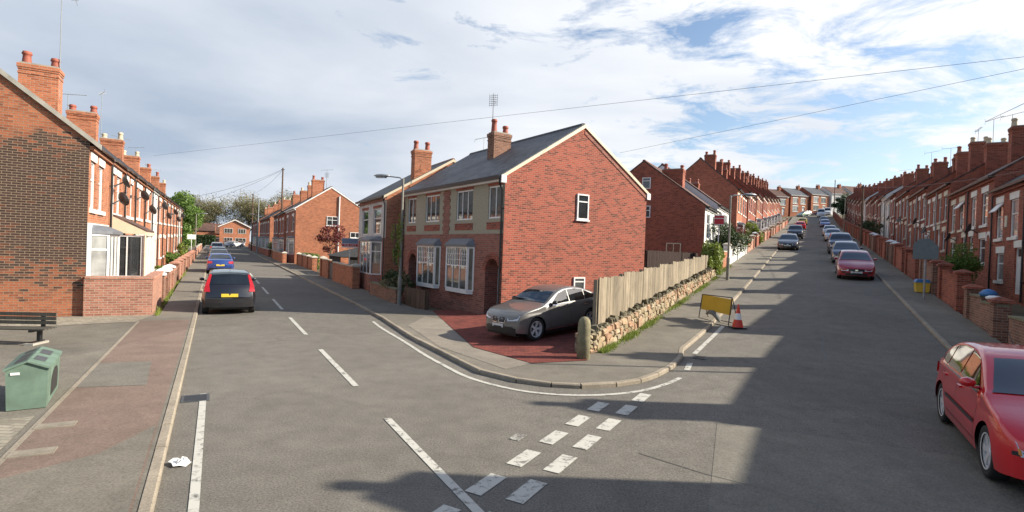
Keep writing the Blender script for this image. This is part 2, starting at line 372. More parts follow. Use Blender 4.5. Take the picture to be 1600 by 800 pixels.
# ------------------------------------------------------------------ ground sheets
def clipcell(poly,res,dz,name,mat,kind='structure',thick=0,label=None):
    if dz>.1: dz-=.03
    pts=[Vector(p) for p in poly]; n=len(pts)
    bd=[]
    for i in range(n):
        a=pts[i];b=pts[(i+1)%n]; L=(b-a).length; k=max(1,int(L/max(res,.6+.0*L)))
        for j in range(k): bd.append(a+(b-a)*j/k)
    xs=[p.x for p in pts]; ys=[p.y for p in pts]
    def inside(p):
        c=False;j=n-1
        for i in range(n):
            if (pts[i].y>p.y)!=(pts[j].y>p.y) and p.x<(pts[j].x-pts[i].x)*(p.y-pts[i].y)/(pts[j].y-pts[i].y)+pts[i].x: c=not c
            j=i
        return c
    vs=list(bd); x=min(xs)+.013
    while x<max(xs):
        y=min(ys)+.017
        while y<max(ys):
            p=Vector((x,y))
            if inside(p) and (x*x+y*y<90**2 or (int(x/res)%4==0 and int(y/res)%4==0)): vs.append(p)
            y+=res
        x+=res
    m=len(bd); V,Ed,Fc,_,_,_=geometry.delaunay_2d_cdt(vs,[],[list(range(m))],1,1e-4)
    mb=MB(); vv=[(p.x,p.y,gz(p.x,p.y)+dz) for p in V]
    fs=[]
    for f in Fc:
        a,b,c=[V[i] for i in f[:3]]
        if (b-a).cross(c-a)<0: f=f[::-1]
        fs.append(tuple(f))
    mb.idx(vv,fs)
    if thick:
        ring=[(p.x,p.y) for p in bd]
        for i in range(m):
            a=ring[i]; b=ring[(i+1)%m]; za=gz(*a)+dz; zb=gz(*b)+dz
            mb.face([(a[0],a[1],za-thick),(b[0],b[1],zb-thick),(b[0],b[1],zb),(a[0],a[1],za)])
    o=obj(name,mb,mat,fixn=False)
    tag(o,label,None,None,kind); return o
def frange(a,b,st):
    r=[];x=a
    while x<b: r.append(x); x+=st
    r.append(b); return r
def strip(pl,w,dz,name,mat,h=None,res=.6,kind='structure',label=None,mb=None):
    """a band (or a kerb when h is given) along a polyline, left edge at the line, following the ground"""
    P=[]
    for a,b in zip(pl,pl[1:]):
        a=Vector(a);b=Vector(b); k=max(1,int((b-a).length/res))
        for j in range(k): P.append(a+(b-a)*j/k)
    P.append(Vector(pl[-1])); own=mb is None; mb=mb or MB()
    Q=[]
    for i,p in enumerate(P):
        d=(P[min(i+1,len(P)-1)]-P[max(i-1,0)]).normalized(); n=Vector((d.y,-d.x)); Q.append((p,p+n*w))
    for (a,b),(c,d) in zip(Q,Q[1:]):
        za,zb,zc,zd=[gz(*q)+dz for q in (a,b,c,d)]
        mb.face([(a.x,a.y,za),(b.x,b.y,zb),(d.x,d.y,zd),(c.x,c.y,zc)])
        if h:
            mb.face([(a.x,a.y,za-h),(a.x,a.y,za),(c.x,c.y,zc),(c.x,c.y,zc-h)])
            mb.face([(b.x,b.y,zb),(b.x,b.y,zb-h),(d.x,d.y,zd-h),(d.x,d.y,zd)])
    if own: return tag(obj(name,mb,mat),label,None,None,kind)
# ================================================================== GROUND
mb=MB(); rs=[0.5]; 
while rs[-1]<1600: rs.append(rs[-1]+max(1.2,rs[-1]*.045))
AN=240; vv=[];fs=[]
for r in rs:
    for i in range(AN):
        a=2*PI*i/AN; x=r*math.cos(a); y=r*math.sin(a); vv.append((x,y,gz(x,y)-.14-min(r,200)*.0012))
for k in range(len(rs)-1):
    for i in range(AN): fs.append((k*AN+i,(k+1)*AN+i,(k+1)*AN+(i+1)%AN,k*AN+(i+1)%AN))
mb.idx(vv,fs); tag(obj('ground',mb,DIRT,fixn=False,smooth=True),'bare soil and rough grass ground under the streets',None,None,'structure')
corner=[(-4.43,18.93),(-2.75,15.3),(-1.55,13.1),(-.55,11.25),(.2,10.6),(.85,10.33),(1.4,10.28),(2.1,10.5),(2.65,10.85),(3.15,11.4),(3.7,12.2),(4.18,13.1)]
outline=[Lp(205,-.75),Lp(60,-.75),Lp(2.5,-.75),Vector((-4.5,-1)),Rp(-25,-6),Rp(-25,3.6),Rp(60,3.6),Rp(205,3.6),Rp(205,-3.0),Rp(60,-3.0),Rp(15.5,-3.0),(2.2,11.1),(.9,10.8),(-.2,11.7),(-1.9,14.6),(-3.4,17.4),Lp(22,5.75),Lp(60,5.75),Lp(205,5.75)]
clipcell(outline,1.3,0,'road',ASPH,label='grey asphalt road of the two streets and their junction')
# repair patches in the carriageway (4 mm sheets)
clipcell([Rp(3.9,-.6),Rp(9.0,-1.2),Rp(9.4,1.9),Rp(4.4,2.3)],.7,.004,'road_patch',ASPH_L,label='lighter worn asphalt patch by the give way marks')
clipcell([Rp(59.4,-2.5),Rp(59.8,-2.5),Rp(59.8,1.2),Rp(59.4,1.2)],.8,.004,'road_patch',ASPH_L,label='pale trench line across the hill road')
# pavements
P1=[Lp(200,-.56),Lp(60,-.56),Lp(4,-.56),(-4.2,2.4),(-7,0),(-25,-6),(-40,10),Lp(20.95,-14),Lp(20.95,-1.5),Lp(60,-1.8),Lp(200,-1.8)]
clipcell(P1,1.0,.11,'pavement',PAVE,label='grey asphalt pavement and forecourt on the left')
clipcell([Lp(19.5,-.6),Lp(3,-.6),Lp(3,-1.98),Lp(19.5,-1.9)],.8,.114,'pavement_strip',PINK,label='faded pink asphalt strip along the left kerb')
clipcell([Lp(11.0,-.95),Lp(11.2,-2.0),Lp(13.2,-2.0),Lp(13.1,-1.05)],.7,.118,'pavement_patch',ASPH_L,label='pale square patch in the pink pavement')
clipcell([Lp(3.0,-.62),Lp(8.6,-.62),Lp(7.7,-1.1),Lp(7.2,-1.96),Lp(3.0,-1.96)],.7,.118,'pavement_patch',PAVE,label='grey patch in the pink pavement near the camera')
clipcell([Lp(20.9,-1.6),Lp(20.9,-12),Lp(19.9,-12),Lp(18.9,-4),Lp(19.3,-2.0)],.8,.118,'paving_setts',BR_SETT,label='pale sett paving along the foot of the gable wall')
clipcell([Lp(9.6,-3.3),Lp(9.6,-2.1),Lp(6,-2.1),Lp(6,-3.6)],.8,.118,'paving_setts',BR_SETT,label='broken pale setts beside the green bin')
mbk=MB()
strip([Lp(3,-2.05),Lp(19.4,-1.95)],.07,.091,'x',KERB,mb=mbk); tag(obj('edging',mbk,KERB),'thin stone edging line beside the pink strip',None,None,'structure')
cL=[Lp(200,5.42),Lp(60,5.42),Lp(35,5.42),Lp(23.5,5.42)]
cR=[Rp(14.5,-2.88),Rp(18,-2.78),Rp(30,-2.72),Rp(60,-2.72),Rp(172,-2.72)]
kin=[tuple(p) for p in cL]+corner+[tuple(p) for p in cR]
def offs(pl,d):
    P=[Vector(p) for p in pl];o=[]
    for i,p in enumerate(P):
        t=(P[min(i+1,len(P)-1)]-P[max(i-1,0)]).normalized(); o.append(p+Vector((t.y,-t.x))*d)
    return o
# the pavement lies to the left of this line when walking from the far left street to the hill
ko=offs(kin,-.06)
P2=list(ko)+[Rp(172,-4.75),Rp(60,-4.75),Rp(12.0,-4.75),(1.83,12.4),(.52,11.98),(-.9,13.78),(-3.08,21.43),Lp(21.2,7.3),Lp(35,7.3),Lp(60,7.3),Lp(200,7.3)]
clipcell(P2,1.0,.11,'pavement',PAVE,label='grey asphalt pavement round the corner with the stone wall')
clipcell([(-.95,13.75),(.52,11.95),(-.05,11.35),(-1.75,13.7),(-3.25,17.2),(-3.1,19.6),(-2.4,19.0)],.8,.116,'pavement_patch',APRON,label='pale concrete apron in front of the red block drive')
clipcell([(-3.08,21.43),(-.9,13.78),(.52,11.98),(1.83,12.4),Rp(12.4,-4.9),Rp(26,-4.9),(7.2,24.0),(-.2,19.0),(-2.3,22.0)],.9,.120,'driveway',BR_DRIVE,label='red block paved driveway in front of the corner house')
P3=[Rp(12,3.2),Rp(205,3.2),Rp(205,4.62),Rp(12,4.62)]
P3=[Rp(-25,3.38),Rp(60,3.38),Rp(205,3.38),Rp(205,4.65),Rp(60,4.65),Rp(-25,4.65)]
clipcell(P3,1.0,.11,'pavement',PAVE,label='grey asphalt pavement up the right side of the hill')
# kerbs: one run of stones each
def kerb(pl,label,w=.13):
    mb=MB(); P=[]
    for a,b in zip(pl,pl[1:]):
        a=Vector(a);b=Vector(b); k=max(1,round((b-a).length/.92))
        for j in range(k): P.append(a+(b-a)*j/k)
    P.append(Vector(pl[-1]))
    for a,b in zip(P,P[1:]):
        d=(b-a); L=d.length; d.normalize(); n=Vector((d.y,-d.x)); a2=a+d*.006; b2=b-d*.006
        za=gz(*a2)+.085+random.uniform(-.004,.004); zb=gz(*b2)+.085+random.uniform(-.004,.004)
        o=n*w/2; i=n*(w/2-.018)
        def P3(p,off,z): return (p.x+off.x,p.y+off.y,z)
        prof=[(-o,-.25),(-o,-.022),(-i,0),(i,0),(o,-.022),(o,-.25)]
        A=[P3(a2,f,za+h) for f,h in prof]; B=[P3(b2,f,zb+h) for f,h in prof]
        mb.idx(A+B,[(k,k+1,k+7,k+6) for k in range(5)]+[(0,5,4,3,2,1),(6,7,8,9,10,11)])
    return tag(obj('kerb',mb,KERB),label,None,None,'structure')
kerb([(-7,0),(-4.2,2.35),Lp(4,-.5),Lp(60,-.5),Lp(170,-.5)],'stone kerb along the left side of the left street')
kerb(kin,'stone kerb curving round the corner of the two streets')
kerb([Rp(-20,3.32),Rp(60,3.32),Rp(172,3.32)],'stone kerb up the right side of the hill street')
# gutter darkening is dirt: thin tar line strips
# markings
def marks(name,rects,label,mat=LINE,dz=.008):
    mb=MB()
    for (p,q,w) in rects:
        p=Vector(p);q=Vector(q); strip([p,q],w,dz,'x',mat,mb=mb)
    return tag(obj(name,mb,mat),label,None,None,'structure')
cl=[(4.2,7.95)]+[(10.0+6.15*k,13.8+6.15*k) for k in range(6)]
marks('centre_line',[(Lp(a,2.30),Lp(b,2.30),.11) for a,b in cl],'white dashed centre line of the left street')
marks('give_way_line',[(Rp(a,-3.16),Rp(a+.55,-3.16),.21) for a in [3.0,3.9]+[4.82+.9*k for k in range(5)]]+[(Rp(a,-2.70),Rp(a+.58,-2.70),.21) for a in [3.1+.9*k for k in range(8)]],'double broken white give way line across the mouth of the left street',LINE)
wl=[(-4.62,18.38),(-4.0,17.0),(-2.75,14.62),(-1.95,12.95),(-1.32,11.83),(-.85,11.0),(-.36,10.45),(.33,9.93),(1.02,9.77),(1.75,9.85),(2.54,10.22),(3.19,10.83),(3.6,11.35)]
def smooth(pl,n=2):
    P=[Vector(p) for p in pl]
    for _ in range(n):
        Q=[P[0]]
        for a,b in zip(P,P[1:]): Q+= [a*.75+b*.25,a*.25+b*.75]
        Q.append(P[-1]); P=Q
    return P
mb=MB(); strip(smooth(wl),.10,.008,'x',LINE,mb=mb,res=.3); strip([(3.95,12.05),(4.25,12.75)],.13,.008,'x',LINE,mb=mb); strip([(4.7,13.75),(5.4,14.95),(6.86,17.4)],.12,.008,'x',LINE,mb=mb)
tag(obj('edge_line',mb,LINE),'white edge line curving round the corner kerb',None,None,'structure')
marks('edge_line',[(Lp(3.5,-.16),Lp(10.4,-.14),.095)],'white edge line beside the left kerb')
marks('worn_marking',[(Lp(6.45,3.62),Lp(6.6,3.85),.16)],'worn scrap of white paint on the asphalt',LINE_W)
# tar seams and cracks sealed with bitumen
TAR=simple('bitumen_seam',(.07,.066,.058),.55,var=.3)
def seam(pts,w,label):
    rnd=random.Random(len(label)); P=[Vector(p) for p in pts]; Q=[]
    for a,b in zip(P,P[1:]):
        k=max(1,int((b-a).length/.5))
        for j in range(k): Q.append(a.lerp(b,j/k)+Vector((rnd.gauss(0,.025),rnd.gauss(0,.025))))
    Q.append(P[-1]); mb=MB(); strip(Q,w,.006,'x',TAR,mb=mb,res=.3); tag(obj('tar_seam',mb,TAR),label,None,None,'structure')
seam([Rp(7.0,-1.9),Rp(6.8,-1.0),Rp(6.6,.8),Rp(6.7,2.8)],.016,'dark sealed crack running from the give way marks across the hill road')
seam([Rp(14,.4),Rp(30,.3),Rp(58,.5)],.014,'bitumen seam up the middle of the hill road')
# ironwork
def rect_iron(name,p,l,w,ang,lab,mat,dz=.009,slots=True):
    t=thing(name,lab,'drain cover' if 'drain' in name else 'cover',(p[0],p[1],gz(*p)),ang)
    mb=MB(); mb.box(-l/2,l/2,-w/2,w/2,-.05,dz); obj('frame',mb,COVER if not slots else DGREY,t)
    if slots:
        m2=MB()
        for i in range(7): m2.box(-l/2+.04+i*(l-.08)/7,-l/2+.04+(i+.55)*(l-.08)/7,-w/2+.04,w/2-.04,dz-.006,dz+.004)
        obj('grating',m2,BLACK,t)
    else:
        m2=MB(); m2.box(-l/2+.05,l/2-.05,-w/2+.04,w/2-.04,dz-.01,dz+.003); obj('lid',m2,COVER,t)
    return t
aL=math.atan2(LD.y,LD.x); aR=math.atan2(RD.y,RD.x)
rect_iron('drain_grating',Lp(10.15,-.20),.45,.40,aL,'rusty iron drain grating in the left gutter beside the white line',DGREY)
rect_iron('drain_grating',(4.75,13.35),.42,.36,aR,'iron drain grating in the gutter between the two white edge lines',DGREY)
for p,lab in ((Lp(9.04,-1.76),'pale service cover in the pink pavement nearest the green bin'),(Lp(8.0,-1.76),'pale service cover in the pink pavement nearest the camera')):
    t=rect_iron('service_cover',p,.22,.42,aL,lab,CONC,dz=.098,slots=False)
# litter
mb=MB(); rnd=random.Random(3); n=11; R=[]
for j,(r,z) in enumerate([(.10,.0),(.12,.02),(.09,.05),(.05,.075),(.015,.06)]):
    R.append([(r*rnd.uniform(.6,1.3)*math.cos(2*PI*i/n)*1.2,r*rnd.uniform(.6,1.3)*math.sin(2*PI*i/n),max(0,z+rnd.uniform(-.025,.03))) for i in range(n)])
mb.idx([p for r in R for p in r],[(j*n+i,j*n+(i+1)%n,(j+1)*n+(i+1)%n,(j+1)*n+i) for j in range(4) for i in range(n)]+[tuple(4*n+i for i in range(n))])
q=Lp(7.2,-.27); o=obj('carrier_bag',mb,WHITE,None,(q.x,q.y,gz(*q)+.005)); o.scale=(.75,.75,.8); tag(o,'crumpled white plastic bag lying in the left gutter','litter')
# ================================================================== HOUSES
CACHE={}
def win_mesh(w,h,style,fm):
    k=('w',round(w,2),round(h,2),style,fm.name)
    if k in CACHE: return CACHE[k]
    mb=MB(); f=.06
    y0,y1=-.03,.04
    mb.box(0,f,y0,y1,0,h); mb.box(w-f,w,y0,y1,0,h); mb.box(f,w-f,y0,y1,0,f); mb.box(f,w-f,y0,y1,h-f,h)
    def vb(x,z0=f,z1=None,t=.045): mb.box(x-t/2,x+t/2,y0+.005,y1-.005,z0,h-f if z1 is None else z1)
    def hb(z,x0=f,x1=None,t=.05): mb.box(x0,(w-f) if x1 is None else x1,y0+.008,y1-.008,z-t/2,z+t/2)
    if style=='sash': hb(h*.62)
    elif style=='top': hb(h*.70)
    elif style=='two': vb(w/2)
    elif style=='three': vb(w/3); vb(w*2/3)
    elif style=='lattice':
        hb(h*.56)
        for i in (1,2): vb(w*i/3)
        for i in range(3):
            x0=f+(w-2*f)*i/3; x1=f+(w-2*f)*(i+1)/3
            for j in (1,2): vb(x0+(x1-x0)*j/3,h*.56,h-f,.018)
            for j in (1,2): hb(h*.56+(h*.44-f)*j/3,x0,x1,.018)
    elif style=='four': vb(w/2); hb(h*.6)
    elif style=='topthree': vb(w/3); vb(w*2/3); hb(h*.68)
    me=mb.mesh('window_frame',fm); pm=MB(); pm.box(f,w-f,0,.012,f,h-f)
    gm={g.name:pm.mesh('pane',g) for g in set(GLS+[GL_D])}
    CACHE[k]=(me,gm); return CACHE[k]
def add_window(par,x0,x1,z0,z1,y,style='sash',fm=None,gl=None,recess=.08,lintel=None,sill=None,lh=.28,face=0,open_top=False,name='window'):
    """face 0: looks to -y ; otherwise rotate about z by face at x0"""
    fm=fm or WHITE; gl=gl or random.choice(GLS)
    me,gm=win_mesh(x1-x0,z1-z0,style,fm)
    w=link(name,me,par,(x0,y+recess if not face else y,z0),face)
    link('pane',gm[gl.name],w)
    W_=x1-x0;H_=z1-z0
    if lintel:
        k=('l',round(W_,2),lh,lintel.name,recess)
        if k not in CACHE:
            mb=MB(); mb.prism([(-.06,0),(W_+.06,0),(W_+.11,lh),(-.11,lh)],'y',-.022-recess,.05-recess); CACHE[k]=mb.mesh('lintel',lintel)
        link('lintel',CACHE[k],w,(0,0,H_+.002))
    if sill:
        k=('s',round(W_,2),sill.name,recess)
        if k not in CACHE:
            mb=MB(); mb.box(-.08,W_+.08,-.07-recess,.02,-.13,-.002); CACHE[k]=mb.mesh('sill',sill)
        link('sill',CACHE[k],w)
    if open_top:
        mb=MB(); a=Matrix.Rotation(rad(-38),4,'X'); zz=H_
        for b in ((0,W_,-.02,.02,-.04,0),(0,W_,-.02,.02,-.5,-.46),(0,.05,-.02,.02,-.46,-.04),(W_-.05,W_,-.02,.02,-.46,-.04)):
            mb.box(b[0],b[1],b[2],b[3],b[4],b[5])
        mb.box(.05,W_-.05,-.006,.006,-.46,-.04)
        o=obj('open_light',mb,WHITE,w,(0,-.06,zz-.02)); o.rotation_euler=(rad(-38),0,0)
    return w
def door_mesh(w,h,dm):
    k=('d',round(w,2),round(h,2),dm.name)
    if k in CACHE: return CACHE[k]
    mb=MB(); mb.box(0,.06,-.03,.05,0,h,1); mb.box(w-.06,w,-.03,.05,0,h,1); mb.box(.06,w-.06,-.03,.05,h-.06,h,1); mb.box(.06,w-.06,-.02,.04,h-.42,h-.37,1)
    mb.box(.06,w-.06,0,.04,0,h-.42,0)
    for (a,b,c,d) in ((.14,w/2-.04,.15,.75),(w/2+.04,w-.14,.15,.75),(.14,w/2-.04,.9,h-.6),(w/2+.04,w-.14,.9,h-.6)):
        mb.box(a,b,-.014,0,c,d,0)
    me=mb.mesh('door',[dm,WHITE]); g=MB(); g.box(.06,w-.06,.0,.015,h-.37,h-.06); hd=MB(); hd.box(w-.15,w-.11,-.05,0,1.0,1.14)
    CACHE[k]=(me,g.mesh('fanlight',GL_D),hd.mesh('handle',CHROME)); return CACHE[k]
def add_door(par,x0,x1,z0,z1,y,dm,recess=.1,lintel=None,lh=.28):
    me,g,hd=door_mesh(x1-x0,z1-z0,dm); d=link('door',me,par,(x0,y+recess,z0)); link('fanlight',g,d); link('handle',hd,d)
    if lintel:
        W_=x1-x0; k=('l',round(W_,2),lh,lintel.name,recess)
        if k not in CACHE:
            mb=MB(); mb.prism([(-.06,0),(W_+.06,0),(W_+.11,lh),(-.11,lh)],'y',-.022-recess,.05-recess); CACHE[k]=mb.mesh('lintel',lintel)
        link('lintel',CACHE[k],d,(0,0,z1-z0+.002))
    return d
def wall_with_openings(mb,x0,x1,z0,z1,y,ops,rev=.16,bands=None):
    """front wall at y (looking to -y), with rectangular openings and reveals; bands=[(z,mat)...] ascending"""
    xs=sorted({x0,x1}|{o[0] for o in ops}|{o[1] for o in ops}); zs=sorted({z0,z1}|{o[2] for o in ops}|{o[3] for o in ops}|({b[0] for b in bands if z0<b[0]<z1} if bands else set()))
    def m(z):
        r=0
        for b in (bands or []):
            if z>=b[0]: r=b[1]
        return r
    for a,b in zip(xs,xs[1:]):
        for c,d in zip(zs,zs[1:]):
            cx=(a+b)/2;cz=(c+d)/2
            if any(o[0]<cx<o[1] and o[2]<cz<o[3] for o in ops): continue
            mb.face([(a,y,c),(b,y,c),(b,y,d),(a,y,d)],m(cz))
    for o in ops:
        a,b,c,d=o[:4]; k=m((c+d)/2)
        mb.face([(a,y,c),(a,y+rev,c),(a,y+rev,d),(a,y,d)],k); mb.face([(b,y,c),(b,y,d),(b,y+rev,d),(b,y+rev,c)],k)
        mb.face([(a,y,d),(a,y+rev,d),(b,y+rev,d),(b,y,d)],k); mb.face([(a,y,c),(b,y,c),(b,y+rev,c),(a,y+rev,c)],k)
def add_chimney(par,x,y,zb,zt,wx=.55,wy=1.0,pots=2,mat=None,potm=None,cap=True,mixed=False,potx=False,ph=None):
    mat=mat or BR_OR; mb=MB()
    mb.box(x-wx/2,x+wx/2,y-wy/2,y+wy/2,zb,zt-.34)
    for i,(e,h0,h1) in enumerate(((.02,.34,.27),(.0,.27,.2),(.02,.2,.13),(.04,.13,.0))):
        mb.box(x-wx/2-e,x+wx/2+e,y-wy/2-e,y+wy/2+e,zt-h0+.001,zt-h1)
    c=obj('chimney',mb,mat,par)
    m2=MB(); m2.box(x-wx/2+.02,x+wx/2-.02,y-wy/2+.02,y+wy/2-.02,zt,zt+.06); obj('flaunching',m2,CONC,c)
    for i in range(pots):
        o=(i-(pots-1)/2)*(((wx if potx else wy)-.3)/max(1,pots-1) if pots>1 else 0)
        hh=ph[i] if ph else random.choice((.30,.36,.46)); pm=potm or POT
        k=('pot',hh,pm.name)
        if k not in CACHE:
            m3=MB(); m3.lathe([(.0,0),(.15,0),(.14,.05),(.12,hh*.55),(.115,hh-.12),(.145,hh-.10),(.145,hh-.05),(.125,hh-.03),(.125,hh),(.095,hh),(.09,hh-.2),(0,hh-.2)],n=14); CACHE[k]=m3.mesh('chimney_pot',pm,smooth=True)
        link('chimney_pot',CACHE[k],c,(x+(o if potx else 0),y+(0 if potx else o),zt+.03))
    return c
def aerial(par,x,y,z0,h,ang=0,kind=0):
    mb=MB(); mb.tube((0,0,0),(0,0,h),.018,.014,6)
    c,s=math.cos(ang),math.sin(ang)
    if kind==0:
        mb.tube((-c*.6,-s*.6,h-.02),(c*.7,s*.7,h-.02+.08),.012,None,5)
        for i in range(11):
            u=-.55+i*.12; l=.14-.004*i
            mb.tube((c*u-s*l,s*u+c*l,h+.02+.06*u),(c*u+s*l,s*u-c*l,h+.02+.06*u),.006,None,4)
        for e in (-1,1): mb.tube((-c*.6,-s*.6,h-.02),(-c*.66-s*.0,-s*.66,h+e*.18),.008,None,4)
    else:
        for i in range(6): mb.tube((-.22*c,-.22*s,h-.1-i*.09),(.22*c,.22*s,h-.1-i*.09),.008,None,4)
        for u in (-.2,-.08,.08,.2): mb.tube((u*c,u*s,h-.6),(u*c,u*s,h-.02),.008,None,4)
        mb.tube((0,0,h-.35),(-s*.3,c*.3,h-.35),.01,None,4)
    mb.tube((0,0,.25),(0,.0,.2),.03,.03,6)
    return obj('tv_aerial',mb,DGREY if kind else STEEL,par,(x,y,z0))
def dish(par,x,z,y,r=.34,ang=.5):
    k=('dish',r)
    if k not in CACHE:
        mb=MB(); n=16
        mb.lathe([(.0,0),(r*.35,.015),(r*.7,.06),(r,.13),(r,.145),(r*.7,.08),(0,.02)],n=n)
        mb.tube((0,0,.02),(0,-.05,-.28),.025,None,6); mb.tube((0,-.05,-.28),(0,-.05-.02,-.30),.05,None,6)
        mb.tube((0,-r*.9,.1),(0,-.02,.42),.012,None,5); mb.tube((0,-.02,.40),(0,.04,.46),.035,None,6)
        CACHE[k]=mb.mesh('satellite_dish',DGREY,smooth=False)
    o=link('satellite_dish',CACHE[k],par,(x,y-.30,z)); o.rotation_euler=(rad(68),0,ang); return o
def pipe(par,x,z0,z1,y,mat=None,r=.038,hop=False):
    mb=MB(); mb.tube((x,y-.07,z0),(x,y-.07,z1),r,None,8)
    for k in range(3): 
        z=z0+(z1-z0)*(k+.5)/3; mb.box(x-r-.02,x+r+.02,y-.1,y,z-.02,z+.02)
    if hop: mb.box(x-.1,x+.1,y-.17,y,z1-.02,z1+.16)
    return obj('downpipe',mb,mat or BLACK,par)
def roof_mesh(mb,x0,x1,d0,d1,ze,sl,ov=.18,og=.0,th=.09,ridge=None):
    """pitched roof: front eave at y=d0-ov, ridge at mid, rear eave at y=d1+ov"""
    yr=(d0+d1)/2 if ridge is None else ridge
    zr=ze+(yr-d0)*sl; zf=ze-ov*sl; slb=(zr-ze)/(d1-yr); zb=ze-ov*slb
    a,b=x0-og,x1+og
    pr=[(d0-ov,zf),(yr,zr),(d1+ov,zb),(d1+ov,zb+th),(yr,zr+th*1.2),(d0-ov,zf+th)]
    n=len(pr); v=[(a,p[0],p[1]) for p in pr]+[(b,p[0],p[1]) for p in pr]
    mb.idx(v,[(0,1,4,5),(1,2,3,4),(n,n+5,n+4,n+1),(n+1,n+4,n+3,n+2)]+[(i,(i+1)%n,(i+1)%n+n,i+n) for i in range(n)],0)
    return yr,zr+th*1.2
def ridge_tiles(par,x0,x1,y,z,mat=None):
    mb=MB(); x=x0
    while x<x1-.05:
        e=min(x+.44,x1); mb.idx([(x,y-.13,z-.07),(x,y-.06,z+.03),(x,y+.06,z+.03),(x,y+.13,z-.07),(e-.01,y-.13,z-.07),(e-.01,y-.06,z+.03),(e-.01,y+.06,z+.03),(e-.01,y+.13,z-.07)],[(0,1,5,4),(1,2,6,5),(2,3,7,6),(0,3,2,1),(4,5,6,7),(0,4,7,3)]); x+=.45
    return obj('ridge_tiles',mb,mat or TILE_R,par)
def house(name,label,group,org,ang,z,W_,D,ze,sl,bm,roofm,ups,downs,doors,opens=(),ug=(2.6,4.25),lg=(.75,2.2),lint=None,sill=None,chim=None,gut='front',bands=None,fm=None,dm=None,lod=0,extra_mats=None,gable_mat=None,zbase=-1.2,ridge=None,lh=.28,ustyle='sash',barge=None,ov=.16,doorh=2.1,og=0,dz0=.12,category='house'):
    h=thing(name,label,category,(org[0],org[1],z),ang,group)
    ops=[(a,b,ug[0],ug[1]) for a,b in ups]+[(a,b,lg[0],lg[1]) for a,b in downs]+[(a,b,dz0,dz0+doorh) for a,b in doors]
    mb=MB(); mats=[bm]+(extra_mats or [])
    wall_with_openings(mb,0,W_,zbase,ze+.0,0,ops,.16,bands)
    yr=(D/2) if ridge is None else ridge; zr=ze+yr*sl
    gi=0
    if gable_mat: mats.append(gable_mat); gi=len(mats)-1
    for x in (0,W_):
        mb.face([(x,0,zbase),(x,D,zbase),(x,D,ze+0),(x,yr,zr),(x,0,ze)],gi)
    mb.face([(0,D,zbase),(W_,D,zbase),(W_,D,ze),(0,D,ze)])
    obj('wall',mb,mats,h)
    rm=MB(); yr_,zt=roof_mesh(rm,0,W_,0,D,ze+.02,sl,ov,og,ridge=ridge); rf=obj('roof',rm,roofm,h)
    if lod<3: ridge_tiles(h,0,W_,yr_,zt,roofm if roofm in (SLATE,) else TILE_R)
    if gut:
        g=MB(); g.prism([(-ov-.11,ze-.13),(-ov-.01,ze-.13),(-ov+.0,ze-.02),(-ov-.12,ze-.02)],'x',0.0,W_); obj('gutter',g,BLACK if gut!='white' else WHITE,h)
        g=MB(); g.box(0.003,W_-.003,-.10,-.002,ze-.26,ze-.14); obj('fascia',g,WHITE if gut=='white' else bm,h)
    for i,(a,b) in enumerate(ups): add_window(h,a,b,ug[0],ug[1],0,ustyle,fm,lintel=lint,sill=sill if sill else lint,lh=lh,open_top=i in opens)
    for i,(a,b) in enumerate(downs): add_window(h,a,b,lg[0],lg[1],0,ustyle,fm,lintel=lint,sill=sill if sill else lint,lh=lh)
    for i,(a,b) in enumerate(doors): add_door(h,a,b,dz0,dz0+doorh,0,dm or WHITE,lintel=lint,lh=lh)
    return h
def bay(par,x0,x1,z0,z1,y,proj,style='topthree',fm=None,glz=None,canted=True,roofh=.25,wallm=None,rm=None,base=-.8,head=.0):
    """projecting bay: solid plinth, framed glazing, small lead roof"""
    b=thing('bay_window',None,None); del_keys(b); b.parent=par
    c=proj*.8 if canted else 0.0
    pts=[(x0,y),(x0+c,y-proj),(x1-c,y-proj),(x1,y)]
    pl=MB()
    pl.prism(pts,'z',base,z0,0)
    if wallm: obj('plinth',pl,wallm,b)
    else: obj('plinth',pl,WHITE,b)
    me_,gm=win_mesh(pts[2][0]-pts[1][0],z1-z0,style,fm or WHITE)
    w=link('window',me_,b,(pts[1][0],y-proj+.03,z0)); g=glz or GL_C; link('pane',gm[g.name],w)
    for (p,q) in ((pts[0],pts[1]),(pts[2],pts[3])):
        L=math.hypot(q[0]-p[0],q[1]-p[1]); a=math.atan2(q[1]-p[1],q[0]-p[0])
        me_,gm=win_mesh(L,z1-z0,'top' if L>.3 else 'none',fm or WHITE)
        w=link('window',me_,b,(p[0]+.03*math.sin(-a)*-1,p[1]+.03*math.cos(a),z0),a); link('pane',gm[g.name],w)
    r=MB(); e=.08
    P=[(x0-e,y),(x0+c-e*.6,y-proj-e),(x1-c+e*.6,y-proj-e),(x1+e,y)]
    Q=[(x0+.1,y),(x0+c+.1,y-proj*.35),(x1-c-.1,y-proj*.35),(x1-.1,y)]
    v=[(p[0],p[1],z1) for p in P]+[(p[0],p[1],z1+.1) for p in P]+[(p[0],p[1],z1+roofh) for p in Q]
    r.idx(v,[(3,2,1,0),(0,1,5,4),(1,2,6,5),(2,3,7,6),(4,5,9,8),(5,6,10,9),(6,7,11,10),(8,9,10,11),(0,4,7,3),(4,8,11,7)])
    obj('bay_roof',r,rm or LEAD,b)
    return b
def del_keys(o):
    for k in ('label','category','group','kind'):
        if k in o: del o[k]
def hz(p): return gz(p[0],p[1])
angL=math.atan2(LD.y,LD.x)          # rows on the left of the left street: x away from camera
